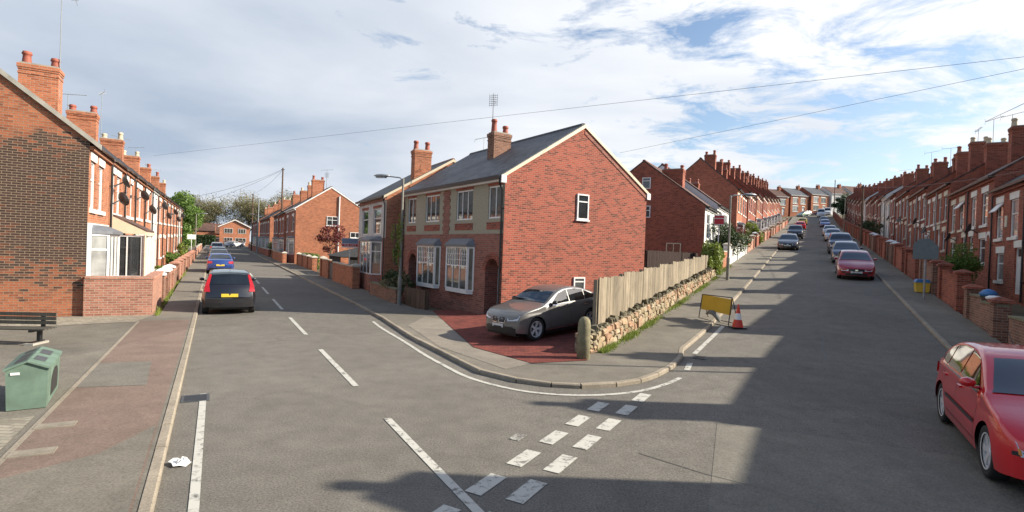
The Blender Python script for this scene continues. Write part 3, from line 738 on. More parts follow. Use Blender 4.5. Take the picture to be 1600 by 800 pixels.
# ---------------- left row of the left street
orders=['first','second','third','fourth','fifth','sixth','seventh','eighth','ninth','tenth','eleventh','twelfth','thirteenth','fourteenth','fifteenth','sixteenth','seventeenth','eighteenth','nineteenth','twentieth','twenty-first','twenty-second','twenty-third','twenty-fourth','twenty-fifth','twenty-sixth','twenty-seventh','twenty-eighth','twenty-ninth','thirtieth','thirty-first','thirty-second','thirty-third','thirty-fourth','thirty-fifth','thirty-sixth']
random.seed(11)
ts=[20.95,24.8,28.3,31.75,35.8,39.95,43.9,47.9,51.9,55.9,59.9,63.9,67.9,71.9,76.0]
descL=['with sooty gable and white bay window','with tiled lean-to porch canopy','with twin white window heads','with white door surround','with cream window heads','with pale rendered front','with a high satellite dish','with net curtains','with brown tiled roof','with two dishes','with slate roof','with white windows','with white render','at the far end']
for i,(t0,t1) in enumerate(zip(ts,ts[1:])):
    p=Lp(t0,-3.45); w=t1-t0; z=.012*max(0,(t0-21))+.05
    bm_=BR_OR if i not in (5,12) else REND_W2
    ups=[(w*.10,w*.36),(w*.46,w*.74)] if i!=0 else [(.28,1.12),(1.62,2.55)]
    if i%3==2: ups=[(w*.15,w*.38),(w*.60,w*.83)]
    dw=.85
    if i==0: downs=[];doors=[]
    elif i%2: downs=[(w*.10,w*.45)]; doors=[(w*.62,w*.62+dw)]
    else: doors=[(w*.08,w*.08+dw)]; downs=[(w*.5,w*.85)]
    h=house('terraced_house',f'orange brick house {descL[i]}, {orders[i]} in the left row','brick terraces along the left street',p,angL,z,w,6.9,5.47,.79,bm_,ROOFS[i%5] if i else TILE_B,ups,downs,doors,ug=(3.40,4.92),lg=(.9,2.3),lint=LINT,gable_mat=BR_SOOT if i==0 else None,ridge=3.4,dm=[WHITE,REDDOOR,WHITE,REDDOOR][i%4],lod=0 if i<5 else 2,barge=1,ov=.12,lh=.26)
    if i==0:
        bay(h,.12,3.0,.95,2.62,0,.5,'three',glz=GL_C,wallm=BR_OR,roofh=.28)
        m=MB(); m.box(-.01,.14,-.09,.0,.7,2.95); m.box(.145,3.4,-.07,-.002,2.66,2.95); obj('porch_trim',m,WHITE,h)
        m=MB(); m.prism([(-.30,5.23),(3.4,8.18),(6.9,5.47+.0),(6.9,5.61),(3.4,8.34),(-.30,5.39)],'x',-.10,.0); obj('verge',m,CONC,h)
    if i==1:
        m=MB(); m.idx([(.3,-.01,3.3),(3.3,-.01,3.3),(3.3,-1.15,2.72),(.3,-1.15,2.72),(.3,-.01,3.38),(3.3,-.01,3.38),(3.3,-1.15,2.79),(.3,-1.15,2.79)],[(0,3,2,1),(4,5,6,7),(3,7,6,2),(1,2,6,5),(0,4,7,3)]); cn=obj('porch_canopy',m,TILE_B,h)
        m=MB(); m.idx([(.27,-.01,2.66),(.27,-1.12,2.62),(.27,-1.12,2.74),(.27,-.01,3.3),(.31,-.01,2.66),(.31,-1.12,2.62),(.31,-1.12,2.74),(.31,-.01,3.3)],[(0,1,2,3),(4,7,6,5),(0,4,5,1),(1,5,6,2),(2,6,7,3)]); obj('canopy_cheek',m,BRCREAM,cn)
        m=MB(); m.box(.3,3.3,-1.17,-1.12,2.58,2.72); m.tube((.33,-1.1,.1),(.33,-1.1,2.6),.04,None,8); obj('canopy_post',m,BRCREAM,cn)
        m=MB(); m.box(.35,1.5,-1.08,-1.0,-.2,.95); m.box(.35,.43,-1.0,-.01,-.2,.95); obj('porch_plinth',m,BR_OR,cn); me_,gm_=win_mesh(1.15,1.62,'four',WHITE); o=link('porch_screen',me_,cn,(.35,-1.05,.96)); link('pane',gm_[GL_D.name],o); me_,gm_=win_mesh(1.0,1.62,'two',WHITE); o=link('porch_screen',me_,cn,(.38,-.03,.96),-PI/2); link('pane',gm_[GL_D.name],o)
    if i in (1,3,4,6,7,9,10,12): 
        dish(h,w*.06,4.45-(i%3)*.55,0,.27,.7)
        if i in (1,6): dish(h,w*.20,4.6,0,.25,.3)
    if i==3:
        m=MB(); m.box(w*.62-.2,w*.62-.02,-.5,-.003,.0,2.5); m.box(w*.62+.87,w*.62+1.05,-.5,-.003,.0,2.5); m.box(w*.62-.25,w*.62+1.1,-.55,-.003,2.51,2.75); obj('door_surround',m,WHITE,h)
    pipe(h,w-.08,0,5.3,0)
    if i in (0,2,4,6,8,10,12):
        add_chimney(h,w,2.05,6.6,8.15+.25*(i==0),.62,1.08,2,BR_OR,POT if i in (0,2,8,10) else POT_B)
        aerial(h,w-.1,1.52 if i==0 else 2.6,7.4 if i==0 else 8.2,[3.75,.7,2.6,1.2,1.6,1.,1.4][i//2],2.6+i,0)
angR=math.atan2(-RD.y,-RD.x)
# ---------------- right row of the hill street (house x axis runs down the hill)
random.seed(5)
edges=[11.04,15.5,20.0,24.5,29.0,33.5,38.2,42.9,46.8,50.6,55.0,59.4,63.8,68.2]
while edges[-1]<165: edges.append(edges[-1]+4.5)
descR=['with cream window heads','with window propped open','with carved date stone','with arched white doorway','with dish and white sills','with brown roof tiles','with dish over the door','with plain upper front','with pale sills','with net curtained sashes','with plain brick front','with dark front door','with slate roof']
for i,(s0,s1) in enumerate(zip(edges,edges[1:])):
    w=s1-s0; p=Rp(s1,7.5); k=i//2*2
    pair0=edges[max(0,(i-1)//2*2+1)] if i else edges[0]
    zr=gz(*Rp(pair0+4.0,7.5)) if i else gz(*Rp(14,7.5))
    z=zr-.02; lod=0 if i<14 else 2
    m_=BR_RED if i not in (14,15,21) else REND_W
    rm=[SLATE_D,SLATE,SLATE_D,TILE_B,TILE_B,TILE_B,SLATE_D,TILE_B][((i+1)//2)%8]
    flip=i%2
    ups=[(w*.12,w*.34),(w*.56,w*.80)]
    if flip: doors=[(w*.08,w*.08+.85)]; downs=[(w*.52,w*.76)]
    else: doors=[(w*.74,w*.74+.85)]; downs=[(w*.18,w*.42)]
    lab=f'dark red terraced house {descR[(i*5)%13]}, {orders[i]} up the right side'
    if m_ is REND_W: lab=f'white rendered terraced house, {orders[i]} up the right side of the hill street'
    h=house('terraced_house',lab,'terraces up the right side of the hill',p,angR,z,w,7.0,5.03,.67,m_,rm,ups,downs,doors,ug=(2.72,4.35),lg=(.80,2.05),lint=LINT if i%4<2 else CREAM,ridge=3.4,opens=((0,) if i==4 else (1,) if i in (3,6) else ()),lod=lod,dm=[WHITE,WHITE,REDDOOR,WHITE][i%4],lh=.30,ov=.14,doorh=1.95,dz0=.3)
    pipe(h,.08,0,4.9,0,random.choice((BLACK,STEEL,BLACK)))
    if i%2==0 or i<=8:
        add_chimney(h,0.0,2.1,6.1,8.15,.62,.98,2,BR_RED,random.choice((POT,POT_B,POT_B)) if i<10 else POT)
        if i in (4,6,7,8,10,12,16): aerial(h,-.0,2.8,7.5,random.uniform(1.6,2.4),random.uniform(0,3),0)
    else: add_chimney(h,w*.5,2.2,6.3,7.45,.5,.8,2,BR_RED,POT)
    if i in (5,6,8,9,11,13,16): dish(h,w*.46,2.55 if i%2 else 2.3,0,.30,random.uniform(-.5,.3))
    if i in (4,): 
        m=MB(); m.box(w*.42,w*.49,-.03,-.003,3.2,3.7); obj('date_stone',m,CREAM,h)
    if i==5:
        m=MB(); n=12; x=w*.88; 
        for a in range(n):
            t0=PI*a/n;t1=PI*(a+1)/n
            m.idx([(x+.3*math.cos(t0),-.03,1.9+.3*math.sin(t0)),(x+.3*math.cos(t1),-.03,1.9+.3*math.sin(t1)),(x+.46*math.cos(t1),-.03,1.9+.46*math.sin(t1)),(x+.46*math.cos(t0),-.03,1.9+.46*math.sin(t0)),(x+.3*math.cos(t0),.05,1.9+.3*math.sin(t0)),(x+.3*math.cos(t1),.05,1.9+.3*math.sin(t1)),(x+.46*math.cos(t1),.05,1.9+.46*math.sin(t1)),(x+.46*math.cos(t0),.05,1.9+.46*math.sin(t0))],[(0,1,2,3),(4,7,6,5),(0,4,5,1),(2,6,7,3)])
        obj('arched_doorway',m,WHITE,h)
# open top lights on the near houses (their own small sashes)
# corner building beside the camera: taller, flat parapet, outside the frame but it shades the junction
h=thing('corner_shop','tall brick corner building lowest on the right of the hill street','building',(*Rp(11.0,7.2),0),angR)
mb=MB(); wall_with_openings(mb,0,12,-.5,6.6,0,[(1.5,3,3.6,5.2),(4.5,6,3.6,5.2),(1.5,4.5,.7,2.6)],.16); mb.face([(0,0,-.5),(0,9,-.5),(0,9,6.6),(0,0,6.6)]); mb.face([(12,0,-.5),(12,9,-.5),(12,9,6.6),(12,0,6.6)]); mb.face([(0,9,-.5),(12,9,-.5),(12,9,6.6),(0,9,6.6)]); mb.face([(0,0,6.6),(12,0,6.6),(12,9,6.6),(0,9,6.6)]); obj('wall',mb,BR_RED,h)
for a,b,c,d in [(1.5,3,3.6,5.2),(4.5,6,3.6,5.2),(1.5,4.5,.7,2.6)]: add_window(h,a,b,c,d,0,'three',lintel=LINT,sill=LINT)
add_chimney(h,.4,.6,6.4,7.35,.75,1.1,2,BR_RED,POT)
# ---------------- left row of the hill street (x axis runs up the hill)
angRL=math.atan2(RD.y,RD.x)
random.seed(9)
def rl_house(s0,s1,lat,z,ze,label,bm_,rm,sl=.78,D=7.4,mats=None,gm=None,bayw=True,group='terraces up the left side of the hill',i=0,ridge=None):
    w=s1-s0; p=Rp(s0,lat)
    h=house('terraced_house',label,group,p,angRL,z,w,D,ze-z,sl,bm_,rm,[(w*.14,w*.38),(w*.60,w*.84)],[] if bayw else [(w*.15,w*.45)],[(w*.66,w*.66+.85)],ug=(ze-z-2.15,ze-z-.5),lg=(.85,2.2),lint=LINT,gable_mat=gm,lod=0 if i<4 else 2,ridge=ridge,dm=random.choice((WHITE,REDDOOR)))
    if bayw: bay(h,w*.12,w*.55,.8,2.1,0,.55,'three',glz=random.choice((GL_C,GL_M)),wallm=WHITE if i%2 else BR_RED)
    return h
h=rl_house(38.0,43.3,-6.35,1.15,6.1,'white fronted house with big dark red gable and porch, left of the hill',REND_W,TILE_B,.74,8.6,gm=BR_RED,i=0)
add_chimney(h,1.9,2.6,5.4,7.75,.8,1.45,2,BR_RED,POT)
# windows set in its gable, looking to the camera (local -x)
def gable_window(h,y0,y1,z0,z1,style,x=0.0,fm=None,gl=None,sill=None):
    me,gm=win_mesh(y1-y0,z1-z0,style,fm or WHITE); o=link('window',me,h,(x-.035,y1,z0),-PI/2); link('pane',gm[(gl or GL_D).name],o)
    if sill:
        m=MB(); m.box(-.05,y1-y0+.05,-.05,.02,-.07,-.002); obj('sill',m,sill,o)
    return o
gable_window(h,3.75,4.35,6.2,7.0,'top',fm=WHITE); gable_window(h,3.7,4.4,4.15,5.0,'four'); gable_window(h,1.5,2.5,1.6,2.4,'two',fm=BRCREAM)
m=MB(); m.box(2.9,4.8,-1.2,-.003,-.8,1.3); m.idx([(2.8,-1.35,1.30),(4.9,-1.35,1.30),(4.9,0,1.95),(2.8,0,1.95),(2.8,-1.35,1.4),(4.9,-1.35,1.4),(4.9,0,2.05),(2.8,0,2.05)],[(0,3,2,1),(4,5,6,7),(0,1,5,4),(0,4,7,3),(1,2,6,5)]); obj('porch',m,[BR_GW],h)
h=rl_house(43.3,49.7,-6.35,1.9,6.68,'white painted house stepping up behind the one with the red gable',REND_W,TILE_B,.74,8.6,gm=REND_W,i=1)
add_chimney(h,6.0,3.0,6.0,7.2,.6,1.0,2,BR_RED,POT)
specs=[(56.5,61.0),(61.0,65.5),(67.0,71.5),(71.5,76.0),(77.5,82.),(82.,86.5),(88,92.5),(92.5,97),(97,101.5),(101.5,106),(106,110.5),(110.5,115),(115,119.5),(119.5,124),(124,128.5),(128.5,133)]
for i,(a,b) in enumerate(specs):
    pr=specs[i//2*2][0]; z=gz(*Rp(pr+3,-6.5))-.0; ze=z+5.5
    wht=i in (3,5,8,13)
    h=rl_house(a,b,-6.5,z,ze,f'red brick house, {orders[i]} in the row beyond the white fronts, left of the hill',BR_RED if i%4 else BR_OR,TILE_B if i%3 else SLATE_D,.86,7.2,gm=BR_RED,i=i+2)
    add_chimney(h,(b-a)*.0+.35,2.7,ze-z+1.7,ze-z+3.45,.62,1.05,2,BR_RED,POT)
    if i%4==1: add_chimney(h,(b-a)-.35,2.7,ze-z+1.7,ze-z+3.2,.62,1.05,2,BR_RED,POT)
    if i in (1,3,6): aerial(h,2,3.2,ze-z+2.6,1.3,1.3*i,0)
# ---------------- houses across the top of the hill
random.seed(21)
d=Vector((.97,.243)); an=math.atan2(d.y,d.x); p=Vector((74.5,157.0))
tops=[('brown roofed brick house, leftmost across the top of the hill',BR_OR,TILE_B),('orange brick house with white window bands second from left across the hilltop',BR_OR,SLATE),('orange brick house with grey roof, third from left across the hilltop',BR_OR,SLATE),('white rendered house with brown roof across the top of the hill',REND_W,TILE_B),('cream house furthest right across the top of the hill, half behind trees',REND_W2,TILE_B)]
for i,(lab,bm_,rm) in enumerate(tops):
    w=6.6; q=p+d*(i*7.3); z=gz(q.x,q.y)+.35+i*.1
    h=house('end_house',lab,'houses across the top of the hill',q,an+[0,.06,.06,.0,-.05][i],z,w,7.5,5.6,.62,bm_,rm,[(w*.12,w*.40),(w*.56,w*.84)],[(w*.12,w*.42)],[(w*.66,w*.66+.9)],ug=(3.1,4.7),lg=(.8,2.3),lint=LINT,gable_mat=BR_RED if i<3 else None,ustyle='two',gut='white')
    add_chimney(h,w-.4,3.7,7.0,8.9,.66,1.0,2,BR_OR,POT)
# ---------------- the corner house
C=Vector((-.35,20.0)); fdv=Vector((-.557,.83)); MW=9.5
H0=C+fdv*MW; angM=math.atan2(-fdv.y,-fdv.x)
h=thing('corner_house','red brick semi detached pair with pebbledashed upper front and slate roof on the corner','house',(H0.x,H0.y,0),angM)
X=lambda a:MW-a
ops=[(X(1.16),X(.15),3.82,5.07),(X(3.8),X(2.38),3.82,5.07),(X(6.93),X(5.42),3.82,5.07),(X(9.05),X(8.05),3.82,5.07),(X(1.22),X(.22),-.3,2.28),(X(8.75),X(7.75),-.3,2.28)]
EZ=5.42; SL=.625; DP=7.6
mb=MB(); wall_with_openings(mb,0,MW,-1.2,EZ,0,ops[:4],.14,[(3.24,1)])
# lower storey is re-cut with the two door recesses
mb=MB(); wall_with_openings(mb,0,MW,-1.2,EZ,0,ops,.14,[(3.24,1)])
for (a,b,c,d) in ops[4:]:
    # deeper recess for the arched porches and the brick spandrels of the arch
    mb.face([(a,.14,c),(a,.75,c),(a,.75,d),(a,.14,d)],0); mb.face([(b,.14,c),(b,.14,d),(b,.75,d),(b,.75,c)],0); mb.face([(a,.14,d),(b,.14,d),(b,.75,d),(a,.75,d)],0)
    r=(b-a)/2; cx=(a+b)/2; zc=d-r; n=12
    for k in range(n):
        t0=PI*k/n; t1=PI*(k+1)/n; x0,z0=cx+r*math.cos(t0),zc+r*math.sin(t0); x1,z1=cx+r*math.cos(t1),zc+r*math.sin(t1)
        mb.face([(x0,.0,z0),(x0,.0,d),(x1,.0,d),(x1,.0,z1)],0); mb.face([(x0,.0,z0),(x1,.0,z1),(x1,.14,z1),(x0,.14,z0)],0)
for x in (0,MW): mb.face([(x,0,-1.2),(x,DP,-1.2),(x,DP,EZ),(x,DP/2,EZ+SL*DP/2),(x,0,EZ)],2)
mb.face([(0,DP,-1.2),(MW,DP,-1.2),(MW,DP,EZ),(0,DP,EZ)],2)
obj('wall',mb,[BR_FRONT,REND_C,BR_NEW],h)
mb=MB(); yr,zt=roof_mesh(mb,0,MW,0,DP,EZ+.02,SL,.16,.0); obj('roof',mb,SLATE,h); ridge_tiles(h,0,MW,yr,zt,SLATE_D)
for k,(a,b,c,d) in enumerate(ops[:4]):
    add_window(h,a,b,c,d,0,['two','three','three','two'][k],gl=GL_D if k else GL_M,sill=None,recess=.07)
for k,(a,b,c,d) in enumerate(ops[:4]):
    m=MB(); m.box(a-.06,b+.06,-.018,-.003,c-.42,c-.14); obj('brick_apron',m,BR_NEW,h)
    m=MB(); m.box(a-.05,b+.05,-.018,-.003,d+.003,d+.12); obj('brick_head',m,BR_NEW,h)
m=MB(); z=3.25
for k in range(14): 
    e=.36 if k%2 else .26; m.box(X(4.7)-e,X(4.7)+e,-.02,-.003,z+.001,z+.153); z+=.155
obj('brick_quoin',m,BR_FRONT,h)
for (a0,a1) in ((2.15,4.34),(5.2,7.4)):
    b=bay(h,X(a1),X(a0),.90,2.70,0,.22,'lattice',glz=GL_M,canted=True,roofh=.34,wallm=WHITE,base=.78)
for (a,b,c,d) in ops[4:]:
    dd=add_door(h,a+.04,b-.04,0.12,2.1,.60,REDDOOR,recess=0)
    m=MB(); m.box(a+.002,b-.002,-.35,.62,-.3,.10); obj('doorstep',m,BR_FRONT,h)
    m=MB(); m.face([(a,.74,-.2),(b,.74,-.2),(b,.74,2.28),(a,.74,2.28)]); obj('porch_back',m,BR_FRONT,h)
    r=(b-a)/2; cx=(a+b)/2; zc=d-r; m=MB(); n=14
    for k in range(n):
        t0=PI*k/n+.02; t1=PI*(k+1)/n-.02
        q=[(cx+rr*math.cos(t),zc+rr*math.sin(t)) for rr,t in ((r,t0),(r,t1),(r+.22,t1),(r+.22,t0))]
        m.prism(q,'y',-.016,-.002)
    obj('brick_arch',m,BR_NEW,h)
m=MB(); m.prism([(-.28,EZ-.16),(-.17,EZ-.16),(-.16,EZ-.04),(-.29,EZ-.04)],'x',0,MW+.0); obj('gutter',m,BLACK,h)
m=MB(); m.box(.003,MW-.003,-.155,-.003,EZ-.24,EZ-.15); obj('fascia',m,WHITE,h)
def bargeboard(h,x,y0,yr,y1,ze,sl,ov,mat,sgn=1):
    m=MB(); a,b=(x+.003,x+.05) if sgn>0 else (x-.05,x-.003)
    zr=ze+(yr-y0)*sl; slb=(zr-ze)/(y1-yr)
    m.prism([(y0-ov,ze-ov*sl-.05),(yr,zr-.05),(y1+ov,ze-ov*slb-.05),(y1+ov,ze-ov*slb+.08),(yr,zr+.10),(y0-ov,ze-ov*sl+.08)],'x',a,b)
    return obj('bargeboard',m,mat,h)
bargeboard(h,MW,0,DP/2,DP,EZ,SL,.17,BRCREAM)
m=MB(); m.box(MW+.002,MW+.06,-.2,.02,EZ-.30,EZ-.02); m.box(MW+.002,MW+.06,DP-.02,DP+.2,EZ-.30,EZ-.02); obj('eave_box',m,WHITE,h)
m=MB(); m.box(MW+.0015,MW+.02,DP/2,DP/2+.001,0,0) if False else None
# corbelled brick course under the rear rake
m=MB(); m.prism([(DP/2,EZ+SL*DP/2-.30),(DP,EZ-.30),(DP,EZ-.16),(DP/2,EZ+SL*DP/2-.16)],'x',MW+.002,MW+.022); obj('brick_corbel',m,BR_FRONT,h)
for x in (.05,MW-.08):
    m=MB(); m.path([(x,-.2,EZ-.16),(x,-.2,EZ-.32),(x,-.07,EZ-.55),(x,-.07,-.1)],.036,8)
    for z in (4.2,2.6,1.0): m.box(x-.07,x+.07,-.1,-.003,z,z+.04)
    obj('downpipe',m,BLACK,h)
def side_window(h,x,y0,y1,z0,z1,style,sill=WHITE,gl=None):
    me,gm=win_mesh(y1-y0,z1-z0,style,WHITE); o=link('window',me,h,(x+.035,y0,z0),PI/2); link('pane',gm[(gl or GL_D).name],o)
    if sill:
        m=MB(); m.box(-.05,y1-y0+.05,-.06,.02,-.06,-.002); obj('sill',m,sill,o)
side_window(h,MW,3.50,4.12,3.98,5.03,'top'); side_window(h,MW,3.46,4.06,1.0,1.62,'top',gl=GL_M)
random.seed(2)
add_chimney(h,X(4.42),2.45,6.4,7.98,.56,.92,2,BR_GW2,POT,ph=(.62,.40))
aerial(h,X(5.0),2.4,6.9,3.1,.6,1)
aerial(h,X(8.2),3.85,7.6,1.0,.4,0)
# ---------------- right side of the left street
angLR=math.atan2(-LD.y,-LD.x)
def lr_house(t0,t1,lat,z,ze,label,bm_,rm,D,sl,ups,downs,doors,**k):
    p=Lp(t1,lat); return house('terraced_house',label,'houses along the right side of the left street',p,angLR,z,t1-t0,D,ze-z,sl,bm_,rm,ups,downs,doors,**k)
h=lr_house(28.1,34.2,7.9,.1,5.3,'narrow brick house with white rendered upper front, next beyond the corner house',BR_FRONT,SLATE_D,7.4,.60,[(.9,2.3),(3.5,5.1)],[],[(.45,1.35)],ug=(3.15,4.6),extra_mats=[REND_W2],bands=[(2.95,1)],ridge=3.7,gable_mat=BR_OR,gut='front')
bay(h,2.3,5.4,.95,2.75,0,.5,'topthree',glz=GL_M,wallm=BR_FRONT,roofh=.28)
bargeboard(h,6.1,0,3.7,7.4,5.2,.60,.17,BRCREAM)
for a,b in ((3.4,5.2),(.8,2.4)):
    m=MB(); m.box(a,b,-.02,-.003,3.0-.2,3.0-.01); obj('brick_apron',m,BR_FRONT,h)
for a,b in ((3.4,5.2),(.8,2.4)):
    m=MB(); m.box(a,b,-.015,-.002,4.62,4.76); obj('brick_head',m,BR_RED,h)
random.seed(4); add_chimney(h,5.75,1.95,6.0,7.8,.6,.95,2,BR_OR,POT,ph=(.5,.5))
m=MB(); m.path([(6.02,-.2,5.05),(6.02,-.07,4.7),(6.02,-.07,0)],.036,8); obj('downpipe',m,BLACK,h)
h=lr_house(60,68.5,7.35,.5,6.3,'brick house with plain orange gable and tall white pipe, beyond the black garage',BR_FRONT,SLATE_D,7.4,.68,[(.9,2.1),(5.6,7.2)],[(1.0,2.3)],[(3.6,4.5)],gable_mat=BR_OR,ridge=3.5,gut='white',ug=(3.4,5.0),lg=(.8,2.5),lint=LINT)
bay(h,5.0,7.8,.9,2.6,0,.5,'topthree',glz=GL_C,wallm=BR_FRONT)
bargeboard(h,8.5,0,3.5,7.4,5.8,.68,.17,WHITE)
side_window(h,8.5,3.1,4.25,4.1,5.1,'four')
m=MB(); m.tube((8.6,4.35,0),(8.6,4.35,7.3),.07,None,8); obj('downpipe',m,WHITE,h)
m=MB(); m.box(4.5,8.47,7.41,11.5,-1,4.6); m.idx([(4.4,7.4,4.61),(8.55,7.4,4.61),(8.55,11.7,4.61),(4.4,11.7,4.61),(4.4,7.4,6.2),(8.55,7.4,6.2)],[(0,1,2,3),(4,3,2,5),(0,4,5,1),(1,5,2),(0,3,4)]); obj('rear_wing',m,BR_OR,h)
side_window(h,8.5,5.6,6.7,2.9,3.5,'two')
add_chimney(h,7.8,2.2,6.6,8.9,.7,1.2,2,BR_OR,POT); add_chimney(h,3.5,2.4,6.6,8.7,.7,1.2,2,BR_OR,POT_B); aerial(h,5.5,3.5,8.2,2.2,1,0); aerial(h,8.3,3.0,7.8,2.0,1,1)
nx=[(69.5,76,'second'),(77,83,'third'),(89,96,'fourth'),(96,103,'fifth'),(103.2,110,'sixth'),(116,123,'seventh'),(123,131,'eighth')]
for i,(a,b,o_) in enumerate(nx):
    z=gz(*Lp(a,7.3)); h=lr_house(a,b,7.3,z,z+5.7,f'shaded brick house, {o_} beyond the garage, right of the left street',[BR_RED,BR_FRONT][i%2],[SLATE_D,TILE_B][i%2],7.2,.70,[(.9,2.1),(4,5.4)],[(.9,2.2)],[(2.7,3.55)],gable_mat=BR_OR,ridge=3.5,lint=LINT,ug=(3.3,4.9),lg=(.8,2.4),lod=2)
    bay(h,4.0,b-a-.3,.9,2.5,0,.5,'three',glz=GL_C,wallm=BR_FRONT)
    add_chimney(h,b-a-.5,2.3,6.4,8.5,.7,1.1,2,BR_OR,POT if i%2 else POT_B)
# garage behind the wall
g=thing('garage','low black timber garage with dark hipped roof behind the brick wall with the sale board','garage',(*Lp(46,8.3),.15),angLR)
m=MB(); m.box(0,5,0,4.5,-.5,1.55); obj('wall',m,FELT,g); 
m=MB(); m.idx([(-.2,-.2,1.56),(5.2,-.2,1.56),(5.2,4.7,1.56),(-.2,4.7,1.56),(1.2,2.2,2.35),(3.9,2.2,2.35)],[(3,2,1,0),(0,1,5,4),(1,2,5),(2,3,4,5),(3,0,4)]); obj('roof',m,FELT,g)
m=MB(); m.box(5.003,5.2,-.1,.45,-.5,1.5); obj('brick_pier',m,BR_OR,g)
# ---------------- end of the left street
def det_house(name,label,p,ang,w,D,ze,sl,bm_,rm,front_gable=False,cat='house'):
    z=gz(*p)+.05; h=thing(name,label,cat,(p[0],p[1],z),ang)
    if front_gable:
        m=MB(); zr=ze+w/2*sl
        m.face([(0,0,-1),(w,0,-1),(w,0,ze),(w/2,0,zr),(0,0,ze)]); m.face([(0,D,-1),(w,D,-1),(w,D,ze),(w/2,D,zr),(0,D,ze)]); m.face([(0,0,-1),(0,D,-1),(0,D,ze),(0,0,ze)]); m.face([(w,0,-1),(w,D,-1),(w,D,ze),(w,0,ze)])
        obj('wall',m,bm_,h)
        m=MB(); e=.35
        m.prism([(-e,ze-e*sl),(w/2,zr),(w+e,ze-e*sl),(w+e,ze-e*sl+.12),(w/2,zr+.14),(-e,ze-e*sl+.12)],'y',-.3,D+.3); obj('roof',m,rm,h)
        m=MB(); m.prism([(-e,ze-e*sl-.22),(w/2,zr-.22),(w+e,ze-e*sl-.22),(w+e,ze-e*sl+.02),(w/2,zr+.02),(-e,ze-e*sl+.02)],'y',-.36,-.305); obj('bargeboard',m,WHITE,h)
        for (a,b,c,d) in ((1.0,2.9,3.1,4.3),(w-2.6,w-.9,3.1,4.3),(1.0,2.9,.8,2.0),(w-3.2,w-.8,.8,2.0)):
            add_window(h,a,b,c,d,-.03,'three',gl=GL_D,recess=0)
    return h
pe=Vector((-72.5,133.0)); 
h=det_house('detached_house','modern brick house with white edged front gable closing the left street',pe,rad(27),6.7,8,4.9,.50,BR_OR,TILE_B,True)
h=house('bungalow','long low orange brick bungalow behind the dark clipped hedge',None,(-89,136),rad(27),gz(-85,137),12,7,3.6,.55,BR_OR,TILE_B,[],[(2,4),(7,9)],[],lg=(1.0,2.2),lod=2)
h=house('bungalow','low brown roofed house between the hedge and the modern brick house',None,(-80.5,142),rad(27),gz(-80,142),6,7,3.0,.7,BR_OR,TILE_B,[],[(1,3)],[],lg=(1.0,2.2),lod=2)
h=house('terraced_house','shaded brick house end at the far right end of the left street','houses along the right side of the left street',(-56.5,128),rad(-60),gz(-60,125),10,7,5.4,.7,BR_RED,SLATE_D,[(1,2.5),(6,7.5)],[(1,2.5)],[(4,5)],lod=2)
# ================================================================== WALLS AND FENCES
def garden_wall(label,frame,a0,a1,lat,h,mat,th=.23,cope=COPE,pill=(),ph=.3,pc=COPE,group=None,step=2.2,name='garden_wall',side=0):
    """wall along a street frame, stepping with the ground; pillars at the given positions"""
    p=frame(a0,lat); z0=gz(*p); D_=(frame(a0+1,lat)-frame(a0,lat)); ang=math.atan2(D_.y,D_.x)
    w=thing(name,label,'wall',(p.x,p.y,z0),ang,group); L=a1-a0
    m=MB(); c=MB(); n=max(1,round(L/step)); 
    for k in range(n):
        x0=L*k/n;x1=L*(k+1)/n; zt=gz(*frame(a0+(x0+x1)/2,lat))-z0+h+.11
        m.box(x0,x1,-th/2,th/2,-.5,zt); c.box(x0,x1,-th/2-.03,th/2+.03,zt+.001,zt+.06)
    obj('brickwork',m,mat,w); obj('coping',c,cope,w)
    for x in pill:
        zt=gz(*frame(a0+x,lat))-z0+h+ph+.11; q=MB(); q.box(x-.19,x+.19,-th/2-.08,th/2+.08,-.5,zt); pl=obj('pillar',q,mat,w)
        q=MB(); q.idx([(x-.25,-.26,zt+.001),(x+.25,-.26,zt+.001),(x+.25,.26,zt+.001),(x-.25,.26,zt+.001),(x-.25,-.26,zt+.07),(x+.25,-.26,zt+.07),(x+.25,.26,zt+.07),(x-.25,.26,zt+.07),(x-.05,-.05,zt+.17),(x+.05,-.05,zt+.17),(x+.05,.05,zt+.17),(x-.05,.05,zt+.17)],[(3,2,1,0),(0,1,5,4),(1,2,6,5),(2,3,7,6),(3,0,4,7),(4,5,9,8),(5,6,10,9),(6,7,11,10),(7,4,8,11),(8,9,10,11)]); obj('pillar_cap',q,pc,pl)
    return w
# left street, left side
# first garden: wall facing the camera, then the run along the pavement
p=Lp(20.78,-3.42); w=thing('garden_wall','orange brick garden wall turning the corner in front of the first house on the left','wall',(p.x,p.y,.05),angL)
m=MB(); m.box(0,.22,-1.72,.05,-.5,1.22); m.box(.22,3.6,-1.72,-1.5,-.5,1.22); obj('brickwork',m,BR_GW,w)
m=MB(); m.box(-.02,.24,-1.76,.03,1.221,1.30); m.box(.24,3.6,-1.76,-1.46,1.221,1.30); obj('coping',m,BR_GW,w)
lwl=['with a white capped pillar beside the lean-to porch','with two white capped pillars','with a low white gate post','below the third porch','with rounded coping','beside the tall weeds','in weathered brick','with a dark gap for its gate','with pale coping','near the small sale board','furthest along the left row']
for i in range(11):
    a0=ts[i+1]+(.0 if i else .0); a1=ts[i+2]-.95
    garden_wall(f'brick garden wall {lwl[i]}, {orders[i+1]} on the left',Lp,a0,a1,-1.86,.78-.02*i,BR_GW if i%2 else BR_GW2,cope=BR_GW,pill=(.1,a1-a0-.15) if i in (0,1,3,6) else (a1-a0-.15,),pc=WHITE if i<2 else BR_GW,group='garden walls of the left row',ph=.22)
garden_wall('long brick garden wall beyond the left terrace',Lp,77,110,-2.0,.9,BR_GW,group='garden walls of the left row')
